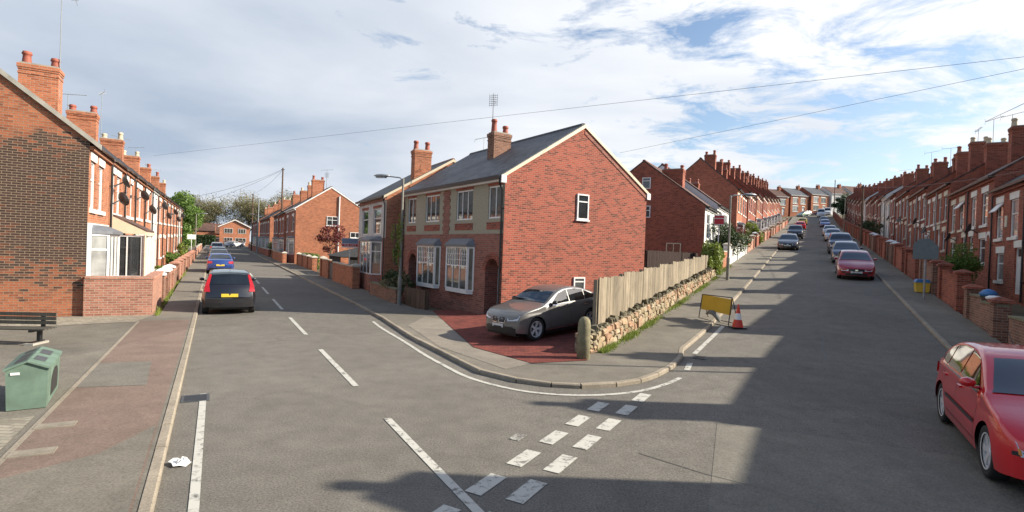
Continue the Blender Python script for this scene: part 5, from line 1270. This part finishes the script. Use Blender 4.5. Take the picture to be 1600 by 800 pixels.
grass([tuple(Lp(20.6,-1.6)),tuple(Lp(30,-1.7)),tuple(Lp(45,-1.7))],1400,.05,'weeds along the foot of the left garden walls',(.05,.2),6)
grass([tuple(Rp(32,-4.6)),tuple(Rp(37.5,-4.65))],1500,.10,'weeds beside the brown gate on the hill',(.05,.25),7)
# ================================================================== CARS
def lerp_prof(P,x):
    if x<=P[0][0]: return P[0][1]
    for (a,b),(c,d) in zip(P,P[1:]):
        if x<=c:
            t=(x-a)/(c-a); return b+(d-b)*t
    return P[-1][1]
def smooth_prof(P,it=2):
    for _ in range(it):
        Q=[P[0]]
        for a,b in zip(P,P[1:]): Q+=[(a[0]*.8+b[0]*.2,a[1]*.8+b[1]*.2),(a[0]*.2+b[0]*.8,a[1]*.2+b[1]*.8)]
        Q.append(P[-1]); P=Q
    return P
KINDS={
 'hatch':dict(L=4.18,W=1.74,H=1.44,wb=2.51,fo=.86,wr=.315,belt=.93,
   top=[(0,.60),(.06,.66),(.45,.80),(1.08,.95),(1.95,1.36),(2.35,1.425),(2.9,1.42),(3.45,1.34),(3.98,.98),(4.12,.90),(4.18,.62)],
   ws=(1.14,1.90),rw=(3.50,3.93),side=[(1.36,.955),(1.98,1.30),(2.42,1.36),(2.9,1.35),(3.33,1.27),(3.72,1.03),(3.30,.975)],pillars=[2.42,3.22],doors=[1.28,2.40,3.3]),
 'mini':dict(L=3.92,W=1.71,H=1.50,wb=2.48,fo=.78,wr=.30,belt=.95,
   top=[(0,.60),(.06,.68),(.40,.86),(.85,.98),(1.65,1.42),(2.1,1.49),(3.0,1.48),(3.45,1.42),(3.74,1.02),(3.88,.88),(3.92,.60)],
   ws=(.93,1.60),rw=(3.48,3.74),side=[(1.1,.98),(1.66,1.35),(2.1,1.42),(2.9,1.42),(3.36,1.35),(3.55,1.03),(3.0,.99)],pillars=[2.2,3.12],doors=[1.05,2.18,3.0]),
 'saloon':dict(L=4.45,W=1.74,H=1.42,wb=2.60,fo=.88,wr=.31,belt=.92,
   top=[(0,.58),(.06,.65),(.5,.80),(1.18,.93),(1.95,1.33),(2.4,1.41),(2.95,1.40),(3.25,1.34),(3.85,1.01),(4.35,.97),(4.42,.88),(4.45,.60)],
   ws=(1.25,1.90),rw=(3.3,3.82),side=[(1.48,.95),(2.02,1.29),(2.45,1.35),(2.95,1.34),(3.22,1.28),(3.62,1.01),(3.3,.965)],pillars=[2.48,3.2],doors=[1.4,2.46,3.3]),
 'suv':dict(L=4.55,W=1.82,H=1.70,wb=2.66,fo=.86,wr=.36,belt=1.08,
   top=[(0,.74),(.06,.84),(.40,1.02),(1.15,1.12),(1.8,1.58),(2.2,1.69),(3.7,1.68),(4.15,1.60),(4.42,1.10),(4.52,1.0),(4.55,.72)],
   ws=(1.22,1.76),rw=(4.17,4.40),side=[(1.36,1.11),(1.86,1.55),(2.25,1.62),(3.7,1.61),(4.05,1.55),(4.22,1.15),(3.6,1.12)],pillars=[2.4,3.35],doors=[1.3,2.38,3.4]),
 'coupe_suv':dict(L=4.67,W=1.90,H=1.62,wb=2.81,fo=.88,wr=.375,belt=1.06,
   top=[(0,.70),(.05,.84),(.35,.97),(1.32,1.10),(2.05,1.50),(2.45,1.60),(2.95,1.61),(3.5,1.52),(4.30,1.20),(4.58,1.14),(4.64,1.0),(4.67,.72)],
   ws=(1.40,2.02),rw=(3.55,4.22),side=[(1.60,1.09),(2.12,1.43),(2.5,1.52),(3.0,1.53),(3.45,1.46),(4.05,1.21),(3.95,1.165),(3.5,1.13)],pillars=[2.60,3.45],doors=[1.52,2.58,3.55]),
 'van':dict(L=4.95,W=1.95,H=2.25,wb=3.0,fo=.9,wr=.33,belt=1.2,
   top=[(0,.85),(.06,1.0),(.55,1.22),(.85,1.35),(1.55,2.08),(1.9,2.22),(4.7,2.24),(4.88,2.18),(4.95,1.6),(4.95,.7)],
   ws=(.88,1.50),rw=(0,0),side=[(1.1,1.24),(1.65,1.95),(2.05,2.0),(2.05,1.24)],pillars=[],doors=[1.0,2.1,3.4]),
}
WHEELS={}
def wheel_meshes(r,spokes,w=.2,rimfrac=.70):
    k=(r,spokes)
    if k in WHEELS: return WHEELS[k]
    t=MB(); rr=r*rimfrac
    t.lathe([(rr,-w*.42),(r*.88,-w*.5),(r*.97,-w*.46),(r,-w*.30),(r,w*.30),(r*.97,w*.46),(r*.88,w*.5),(rr,w*.42),(rr,-w*.42)],n=32,axis='y')
    ty=t.mesh('tyre',TYRE,smooth=True)
    m=MB(); m.lathe([(rr*.93,-w*.44),(rr+.004,-w*.46),(rr+.004,-w*.36),(rr*.93,-w*.3),(rr*.90,w*.2)],n=32,axis='y')
    m.lathe([(0,-w*.30),(.055,-w*.32),(.065,-w*.2),(.065,0)],n=16,axis='y')
    for i in range(spokes):
        for off in ((-.10,.10) if spokes<=6 else (0,)):
            a=2*PI*i/spokes+off; c,s=math.cos(a),math.sin(a); h0=.020;h1=.024
            A=[(.045*c-h0*s,-w*.30,.045*s+h0*c),(.045*c+h0*s,-w*.30,.045*s-h0*c),(rr*.95*c+h1*s,-w*.36,rr*.95*s-h1*c),(rr*.95*c-h1*s,-w*.36,rr*.95*s+h1*c)]
            B=[(p[0],p[1]+.04,p[2]) for p in A]; m.idx(A+B,[(0,1,2,3),(4,7,6,5),(0,4,5,1),(1,5,6,2),(2,6,7,3),(3,7,4,0)])
    rim=m.mesh('rim',ALLOY)
    d=MB(); d.lathe([(0,w*.05),(rr*.9,w*.05)],n=24,axis='y'); d.lathe([(0,-w*.12),(.13,-w*.12),(.13,-w*.05)],n=20,axis='y'); disc=d.mesh('brake_disc',DGREY)
    WHEELS[k]=(ty,rim,disc); return WHEELS[k]
def build_car(kind,label,paint,cat='car',spokes=5,group='parked cars',plate_front=True,sport=False,mould=False,roof_mat=None,big_tail=False,name='parked_car'):
    K=KINDS[kind]; L,Wd,H=K['L'],K['W'],K['H']; hw=Wd/2; top=smooth_prof(K['top'],2); belt=K['belt']; wr=K['wr']; sill=.21 if 'suv' not in kind else .27
    xf=K['fo'];xr=xf+K['wb']; ra=wr+.045
    Hroof=H
    def T(x): return lerp_prof(top,x)
    def plan(x):
        p=1.
        if x<.85: p-= .17*((.85-x)/.85)**2.4
        if x>L-.7: p-= .13*((x-(L-.7))/.7)**2.4
        return p
    def HW(x,z):
        w=hw*plan(x)
        if z<=belt:
            t=(z-sill)/(belt-sill); t=max(0,min(1,t)); w*= .955+.05*math.sin(PI*min(1,t*1.15+.08))**.8 if t<.8 else .955+.05*math.sin(PI*min(1,.8*1.15+.08))**.8-.0*(t)
            # shoulder crease
            w-= .012*sstep(.62,1.0,t)*0
            return w
        t=min(1,(z-belt)/(Hroof-belt)); base=HW(x,belt)
        return base-(hw*.235)*t-(.02)*sstep(0,.08,t)
    def zlow(x):
        z=sill+.04*max(0,(.35-x)/.35)+.06*max(0,(x-(L-.4))/.4)
        for xc in (xf,xr):
            if abs(x-xc)<ra: z=max(z,wr+math.sqrt(ra*ra-(x-xc)**2))
        return z
    def warp(x,y,z):
        u=y/hw
        f=max(0,1-x/.75)**2; b=max(0,1-(L-x)/.75)**2
        return x+f*(.26*u*u+.10*max(0,z-.5)-.0)-b*(.16*u*u+.10*max(0,z-.55))
    xs=set(frange(0,.9,.06)+frange(.9,L-.7,.11)+frange(L-.7,L,.06))
    for xc in (xf,xr):
        for k in range(13): xs.add(xc-ra*math.cos(PI*k/12)*.9995)
        xs.add(xc-ra-.003); xs.add(xc+ra+.003)
    for (a,b) in K['top']: xs.add(a)
    xs=sorted(x for x in xs if 0<=x<=L); X2=[xs[0]]
    for x in xs[1:]:
        if x-X2[-1]>.0025: X2.append(x)
    xs=X2
    rings=[]; NB=8;NA=5
    for x in xs:
        t=T(x); zl=zlow(x); rc=.05+.05*sstep(belt,Hroof,t); zt=t-rc
        zl=min(zl,zt-.03); zb=min(belt,zt-.01) if zt>belt+.06 else zl+(zt-zl)*.8
        ring=[]
        for j in range(NB): z=zl+(zb-zl)*j/(NB-1); ring.append((HW(x,z),z))
        for j in range(1,NA+1): z=zb+(zt-zb)*j/NA; ring.append((HW(x,z),z))
        we=HW(x,zt); rcw=rc*1.1
        for a in (30,60): ring.append((we-rcw*(1-math.cos(rad(a))),zt+rc*math.sin(rad(a))*.92))
        we2=we-rcw
        for f in (1,.8,.5,.2,0): ring.append((we2*f,zt+rc*.92+.025*(1-f*f)))
        rings.append(ring)
    m=MB(); n=len(rings[0]); V=[]
    for x,r in zip(xs,rings):
        for (y,z) in r: V.append((warp(x,y,z),y,z))
        for (y,z) in r: V.append((warp(x,y,z),-y,z))
    F=[]
    for i in range(len(xs)-1):
        a=i*2*n;b=(i+1)*2*n
        for j in range(n-1):
            F.append((a+j,b+j,b+j+1,a+j+1)); F.append((a+n+j,a+n+j+1,b+n+j+1,b+n+j))
    m.idx(V,F)
    # end faces, curved across
    for (xi,ri) in ((0,rings[0]),(L,rings[-1])):
        cols=12
        for j in range(n-5):
            (y0,z0),(y1,z1)=ri[j],ri[j+1]
            for c in range(cols):
                f0=-1+2*c/cols;f1=-1+2*(c+1)/cols
                m.face([(warp(xi,y0*f0,z0),y0*f0,z0),(warp(xi,y0*f1,z0),y0*f1,z0),(warp(xi,y1*f1,z1),y1*f1,z1),(warp(xi,y1*f0,z1),y1*f0,z1)])
    root=thing(name,label,cat,(0,0,0),0,group)
    body=obj('body',m,paint,root,smooth=True,merge=True)
    # autosmooth by angle
    bm=bmesh.new(); bm.from_mesh(body.data)
    for e in bm.edges:
        if len(e.link_faces)==2 and e.calc_face_angle(0)>rad(38): e.smooth=False
    bm.to_mesh(body.data); bm.free()
    # underbody and wheel wells
    m=MB(); m.box(.25,L-.25,-hw+.24,hw-.24,.17,.62); m.box(xf+ra+.02,xr-ra-.02,-hw+.06,hw-.06,.17,.45)
    m.box(.16,L-.16,-hw*.72,hw*.72,.2,.42); obj('underbody',m,BLACK,root)
    def patch(P,mat,nm,off=.006,side=1,par=None,res=.07):
        n_=len(P); bd=[]
        for i in range(n_):
            a=Vector(P[i]);b=Vector(P[(i+1)%n_]); k=max(1,int((b-a).length/res))
            for j in range(k): bd.append(a+(b-a)*j/k)
        V_,E_,F_,_,_,_=geometry.delaunay_2d_cdt(bd,[],[list(range(len(bd)))],1,1e-5)
        q=MB(); vv=[]
        for p in V_:
            y=HW(p.x,p.y)+off; vv.append((warp(p.x,y,p.y),side*y,p.y))
        q.idx(vv,[tuple(f) for f in F_]); return obj(nm,q,mat,par or root,smooth=True)
    def strip_side(x0,z0,x1,z1,w,mat,nm,side,off=.003,par=None):
        k=max(2,int(math.hypot(x1-x0,z1-z0)/.08)); q=MB(); d=Vector((x1-x0,z1-z0)).normalized(); nn=Vector((-d.y,d.x))*w/2; A=[]
        for i in range(k+1):
            t=i/k; x=x0+(x1-x0)*t; z=z0+(z1-z0)*t
            for s in (-1,1):
                X_,Z_=x+nn.x*s,z+nn.y*s; y=HW(X_,Z_)+off; A.append((warp(X_,y,Z_),side*y,Z_))
        q.idx(A,[(2*i,2*i+2,2*i+3,2*i+1) for i in range(k)]); return obj(nm,q,mat,par or root)
    def toppatch(x0,x1,inset,mat,nm,off=.008,w0=1.,w1=1.,par=None):
        q=MB(); A=[];nx_=9;ny=10
        for i in range(nx_+1):
            x=x0+(x1-x0)*i/nx_; t=T(x); rc=.05+.05*sstep(belt,Hroof,t); zt=t-rc; we=(HW(x,zt)-rc*1.1-inset)*(w0+(w1-w0)*i/nx_)
            sl=(T(x+.03)-T(x-.03))/.06; nl=math.hypot(1,sl); full=HW(x,zt)-rc*1.1
            for j in range(ny+1):
                y=we*(-1+2*j/ny); f=y/full; z=zt+rc*.92+.025*(1-f*f); A.append((warp(x,y,z)-off*sl/nl,y,z+off/nl+.004))
        q.idx(A,[(i*(ny+1)+j,(i+1)*(ny+1)+j,(i+1)*(ny+1)+j+1,i*(ny+1)+j+1) for i in range(nx_) for j in range(ny)]); return obj(nm,q,mat,par or root,smooth=True)
    def endpatch(P,end,mat,nm,off=.008,par=None,sub=.06):
        """P polygon of (y,z) on the nose or the tail"""
        n_=len(P); bd=[]
        for i in range(n_):
            a=Vector(P[i]);b=Vector(P[(i+1)%n_]); k=max(1,int((b-a).length/sub))
            for j in range(k): bd.append(a+(b-a)*j/k)
        V_,E_,F_,_,_,_=geometry.delaunay_2d_cdt(bd,[],[list(range(len(bd)))],1,1e-5); q=MB(); vv=[]
        for p in V_:
            # find x on the profile where the top reaches this height
            y,z=p.x,p.y
            if end=='f':
                x=0.0
                while T(x)-.0<z+.02 and x<1.2: x+=.01
                vv.append((warp(x,y,z)-off,y,z))
            else:
                x=L
                while T(x)<z+.02 and x>L-1.3: x-=.01
                vv.append((warp(x,y,z)+off,y,z))
        q.idx(vv,[tuple(f) for f in F_]); return obj(nm,q,mat,par or root,smooth=False)
    # glass
    if K['ws'][1]: toppatch(K['ws'][0],K['ws'][1],.035,CARGL,'windscreen',w0=1.0,w1=1.)
    if K['rw'][1]: toppatch(K['rw'][0],K['rw'][1],.05,CARGL,'rear_window')
    for side in (1,-1):
        S=K['side']; xs_=sorted(K['pillars'])
        # split the side glass at the pillars
        def clip(P,xa,xb):
            def cl(P,x,keep):
                R=[]
                for i in range(len(P)):
                    a=P[i];b=P[(i+1)%len(P)]; ia=(a[0]-x)*keep>=0; ib=(b[0]-x)*keep>=0
                    if ia: R.append(a)
                    if ia!=ib: t=(x-a[0])/(b[0]-a[0]); R.append((x,a[1]+(b[1]-a[1])*t))
                return R
            return cl(cl(P,xa,1),xb,-1)
        cuts=[0]+xs_+[L]
        for a,b in zip(cuts,cuts[1:]):
            P=clip(S,a+.025 if a else a,b-.025 if b<L else b)
            if len(P)>=3: patch(P,CARGL,'side_window',.007,side)
        # trim line round the glass
        zb=min(p[1] for p in S)-.02
        strip_side(S[0][0]-.02,S[0][1]-.02,S[-1][0],S[-1][1]-.018,.02,CHROME if sport else BLACK,'window_trim',side,.006)
        ds=K['doors']
        for i,x in enumerate(ds):
            if i==0: strip_side(x+.02,.34,x+.02,belt-.03,.009,BLACK,'door_seam',side)
            elif i==len(ds)-1: strip_side(x-.10 if kind!='van' else x,.62 if kind!='van' else .34,x-.02,belt,.009,BLACK,'door_seam',side)
            else: strip_side(x,.34,x,belt,.009,BLACK,'door_seam',side)
        strip_side(xf+ra+.06,.335,xr-ra-.06,.335,.009,BLACK,'sill_seam',side)
        for x in ds[1:]:
            z=belt-.10; y=HW(x-.16,z); q=MB(); q.box(x-.24,x-.07,y-.004,y+.03,z-.015,z+.015) if side>0 else q.box(x-.24,x-.07,-y-.03,-y+.004,z-.015,z+.015); obj('door_handle',q,paint if not sport else CHROME,root)
        if mould: strip_side(xf+ra+.1,.56,xr-ra-.06,.56,.05,BLACK,'side_moulding',side,.008)
        if sport: strip_side(xf+ra+.02,.30,xr-ra-.02,.30,.05,CHROME,'sill_trim',side,.012)
        # mirror
        xm=S[0][0]+.10; zm=S[0][1]+.05; y=HW(xm,zm); q=MB(); yy=y+.13
        prof=[(.0,.02),(.03,.07),(.09,.085),(.15,.06),(.17,.015)]; VV=[]
        for (dx,r) in prof:
            for k in range(8):
                a=2*PI*k/8; VV.append((xm-.07+dx,side*(yy+r*1.15*math.cos(a)),zm+.03+r*.8*math.sin(a)))
        q.idx(VV,[(i*8+k,i*8+(k+1)%8,(i+1)*8+(k+1)%8,(i+1)*8+k) for i in range(4) for k in range(8)]+[tuple(range(7,-1,-1)),tuple(range(32,40))]); q.obox((xm+.0,side*(y+.03),zm-.02),(.03,0,0),(0,.06,0),(0,0,.015)); mi=obj('wing_mirror',q,paint if not sport else BLACK,root,smooth=True)
        # wheels
        ty,rim,disc=wheel_meshes(wr,spokes)
        for xc in (xf,xr):
            w=link('wheel',ty,root,(xc,side*(hw-.125),wr),0 if side<0 else PI); link('rim',rim,w); link('brake_disc',disc,w)
        # lights
        hz_=T(.12)-.03
        if sport:
            endpatch([(side*hw*.42,hz_-.16),(side*hw*.80,hz_-.13),(side*hw*.84,hz_+.02),(side*hw*.40,hz_-.02)],'f',HEADL,'headlight',.015)
        else:
            endpatch([(side*hw*.40,hz_-.16),(side*hw*.80,hz_-.15),(side*hw*.85,hz_+.04),(side*hw*.44,hz_-.0)],'f',HEADL,'headlight',.015)
            endpatch([(side*hw*.79,hz_-.14),(side*hw*.82,hz_-.13),(side*hw*.83,hz_-.06),(side*hw*.80,hz_-.07)],'f',ORANGE_L,'indicator',.019)
        endpatch([(side*hw*.58,.38),(side*hw*.74,.38),(side*hw*.74,.46),(side*hw*.58,.46)],'f',HEADL if mould else BLACK,'fog_light',.016)
        if big_tail:
            endpatch([(side*hw*.70,.80),(side*hw*.93,.80),(side*hw*.88,1.02),(side*hw*.74,1.38),(side*hw*.66,1.38),(side*hw*.74,1.02)],'r',TAILL,'tail_light',.03)
        elif kind=='van': endpatch([(side*hw*.80,.8),(side*hw*.92,.8),(side*hw*.92,1.25),(side*hw*.80,1.25)],'r',TAILL,'tail_light',.02)
        else:
            zt=T(L-.16)-.08; endpatch([(side*hw*.58,zt-.15),(side*hw*.92,zt-.17),(side*hw*.92,zt+.02),(side*hw*.60,zt)],'r',TAILL,'tail_light',.02)
    # nose: grille, lower intake, plate
    zg=T(.12)-.14
    if sport:
        for s in (1,-1):
            endpatch([(s*.04,zg-.13),(s*.30,zg-.12),(s*.33,zg+.02),(s*.28,zg+.08),(s*.05,zg+.08)],'f',CHROME,'grille_surround',.012)
            endpatch([(s*.06,zg-.10),(s*.28,zg-.10),(s*.305,zg+.02),(s*.26,zg+.06),(s*.07,zg+.06)],'f',BLACK,'grille',.020)
        endpatch([(-.75,.30),(.75,.30),(.60,.50),(-.60,.50)],'f',BLACK,'air_intake',.014)
    else:
        endpatch([(-.33,zg-.06),(.33,zg-.06),(.36,zg+.05),(-.36,zg+.05)],'f',BLACK,'grille',.012)
        endpatch([(-.06,zg-.03),(.06,zg-.03),(.06,zg+.04),(-.06,zg+.04)],'f',CHROME,'badge',.018)
        endpatch([(-.50,.27),(.50,.27),(.46,.40),(-.46,.40)],'f',BLACK,'air_intake',.012)
        if mould: endpatch([(-hw*.88,.505),(hw*.88,.505),(hw*.88,.55),(-hw*.88,.55)],'f',BLACK,'bumper_strip',.012)
    zp=.44 if not sport else .52
    endpatch([(-.26,zp-.055),(.26,zp-.055),(.26,zp+.055),(-.26,zp+.055)],'f',PLATE_W,'number_plate',.024,sub=.3)
    zr=.68 if kind in('hatch','mini') else .62
    endpatch([(-.26,zr-.055),(.26,zr-.055),(.26,zr+.055),(-.26,zr+.055)],'r',PLATE_Y,'number_plate',.024,sub=.3)
    endpatch([(-.7,.30),(.7,.30),(.7,.42),(-.7,.42)],'r',BLACK,'rear_valance',.014)
    if roof_mat: toppatch(K['ws'][1]+.06,K['rw'][0]-.03 if K['rw'][0] else L-.3,.02,roof_mat,'roof_sky_sheen',.004)
    q=MB(); x=L-.9 if kind!='van' else 2; q.tube((x if kind in('hatch','mini') else K['rw'][0]-.1,0,T(x)-.0),(x+.3 if kind in('hatch','mini') else K['rw'][0]+.1,0,T(x)+.2),.006,None,5); obj('aerial',q,BLACK,root)
    return root
P_RED=paintcar('bright_red_paint',(.62,.008,.014)); P_DRED=paintcar('dark_red_paint',(.36,.010,.02)); P_BLK=paintcar('black_paint',(.012,.012,.016)); P_BLUE=paintcar('blue_paint',(.03,.07,.26),.3)
P_NAVY=paintcar('navy_paint',(.02,.028,.06),.3); P_SIL=paintcar('silver_paint',(.42,.43,.44),.6,.35); P_GREY=paintcar('gunmetal_paint',(.15,.147,.143),.3,.42); P_DGREY=paintcar('dark_grey_paint',(.06,.062,.07),.4)
P_WHITE=paintcar('white_paint_car',(.62,.63,.64)); P_YEL=paintcar('yellow_paint',(.55,.42,.05)); P_TEAL=paintcar('grey_green_paint',(.16,.22,.22),.5); P_GRN=paintcar('pale_green_paint',(.25,.33,.25),.4); P_MAR=paintcar('maroon_paint',(.16,.012,.02))
def place(root,p,ang,z=None,mode='nose',L=4.2,pitch=True):
    """nose or tail point p on the ground, heading ang (direction the nose points)"""
    d=Vector((math.cos(ang),math.sin(ang)))
    nose=Vector(p) if mode=='nose' else Vector(p)+d*L
    tail=nose-d*L; zn=gz(*nose); zt=gz(*tail); 
    # car x axis runs from nose to tail
    X_=Vector((-d.x,-d.y,(zt-zn)/L)).normalized(); Y_=Vector((0,0,1)).cross(X_).normalized(); Z_=X_.cross(Y_)
    M=Matrix((X_,Y_,Z_)).transposed().to_4x4(); M.translation=Vector((nose.x,nose.y,zn+.004)); root.matrix_world=M
aRd=math.atan2(-RD.y,-RD.x)    # facing down the hill
aRu=math.atan2(RD.y,RD.x); aLa=math.atan2(LD.y,LD.x)
# the big red hatchback, front right: front wheel (5.9,6.6) rear wheel (7.2,8.95)
c=build_car('hatch','large bright red hatchback with black side mouldings nearest the camera at the right edge',P_RED,spokes=6,mould=True)
fw=Vector((6.03,6.60)); rw=Vector((7.24,8.80)); d=(fw-rw).normalized(); nrm=Vector((-d.y,d.x))   # visible side wheels are on the road side
a=math.atan2(d.y,d.x); cen=fw+d*.86
# visible wheels are on the car's right-hand side; shift the centre line to the kerb side
side=Vector((d.y,-d.x)); cen=cen-side*(.745) if True else cen
place(c,cen,a,L=4.18)
c=build_car('coupe_suv','metallic gunmetal coupe style off-roader parked on the red block drive',P_GREY,spokes=5,sport=True)
KS=.84; fw=Vector((.70,14.75)); rw=Vector((2.38,16.35)); d=(fw-rw).normalized(); a=math.atan2(d.y,d.x); side=Vector((-d.y,d.x)); cen=fw+d*.88*KS-side*.82*KS; place(c,cen,a,L=4.3); c.matrix_world=Matrix.Translation((0,0,.09))@c.matrix_world@Matrix.Scale(KS,4)
def put(kind,label,paint,frame,s,lat,ang,mode,**k):
    c=build_car(kind,label,paint,**k); place(c,frame(s,lat),ang,mode=mode,L=KINDS[kind]['L']); return c
put('mini','black hatchback with tall red tail lights, nearest of the cars parked along the left kerb',P_BLK,Lp,21.0,.52,aLa,'tail',big_tail=True,roof_mat=P_TEAL)  # paler roof sheet paints the sky reflected in the black roof
put('saloon','blue saloon parked behind the black hatchback on the left kerb',P_BLUE,Lp,43.0,.42,aLa,'tail')
put('saloon','dark blue grey car third in the left kerb line',P_DGREY,Lp,56,.42,aLa,'tail')
put('hatch','pale green car fourth in the left kerb line',P_TEAL,Lp,66,.42,aLa,'tail')
put('suv','silver grey car furthest in the left kerb line',P_SIL,Lp,84,.35,aLa,'tail')
put('hatch','white car parked across the end of the left street beside the hedge',P_WHITE,Lp,136,2.2,rad(60),'tail')
c=build_car('hatch','blue car on the forecourt of the modern brick house',P_TEAL); place(c,(-68.6,129.6),rad(-60),L=4.2)
c=build_car('saloon','silver car with bright headlights on the forecourt of the modern brick house',P_SIL); place(c,(-65.8,130.6),rad(-60),L=4.4)
put('hatch','dark red car, first parked up the right side of the hill',P_DRED,Rp,33.3,2.1,aRd,'nose')
put('hatch','navy car directly behind the dark red one on the hill',P_NAVY,Rp,42.6,2.1,aRd,'nose')
put('suv','dark blue people carrier third up the right side of the hill',P_NAVY,Rp,51.2,2.1,aRd,'nose')
put('saloon','silver saloon fourth up the right side of the hill',P_SIL,Rp,70.5,2.1,aRd,'nose')
put('hatch','silver hatchback fifth up the right side of the hill',P_SIL,Rp,83.5,2.1,aRd,'nose')
put('saloon','blue saloon sixth up the right side of the hill',P_BLUE,Rp,118,2.1,aRd,'nose')
put('hatch','blue hatchback behind the blue saloon up the hill',P_NAVY,Rp,134,2.1,aRd,'nose')
c=put('van','white van at the top of the hill',P_WHITE,Rp,165,1.9,aRd,'nose',cat='van',name='parked_van')
c=build_car('van','second white van beside the first at the top of the hill',P_WHITE,cat='van',name='parked_van'); place(c,Rp(176,3.6),aRd,L=4.95)
put('saloon','dark grey saloon, lowest car parked up the left side of the hill',P_DGREY,Rp,54.5,-1.9,aRd,'nose')
put('suv','dark off-roader behind the dark grey saloon on the left of the hill',P_BLK,Rp,74.5,-1.85,aRd,'nose')
put('hatch','bright red hatchback third up the left side of the hill',P_RED,Rp,106,-1.85,aRu,'tail')
put('hatch','yellow hatchback fourth up the left side of the hill',P_YEL,Rp,128,-1.85,aRu,'tail')
c=build_car('hatch','pale green hatchback turning at the top of the hill',P_GRN); place(c,Rp(166,-3.4),rad(-150),L=4.2)
c=build_car('saloon','maroon car parked in front of the houses across the top of the hill',P_MAR); place(c,(86,155.5),rad(195),L=4.4)
c=build_car('hatch','pale silver car beside the maroon one at the top of the hill',P_SIL); place(c,(81.5,153.5),rad(200),L=4.2)
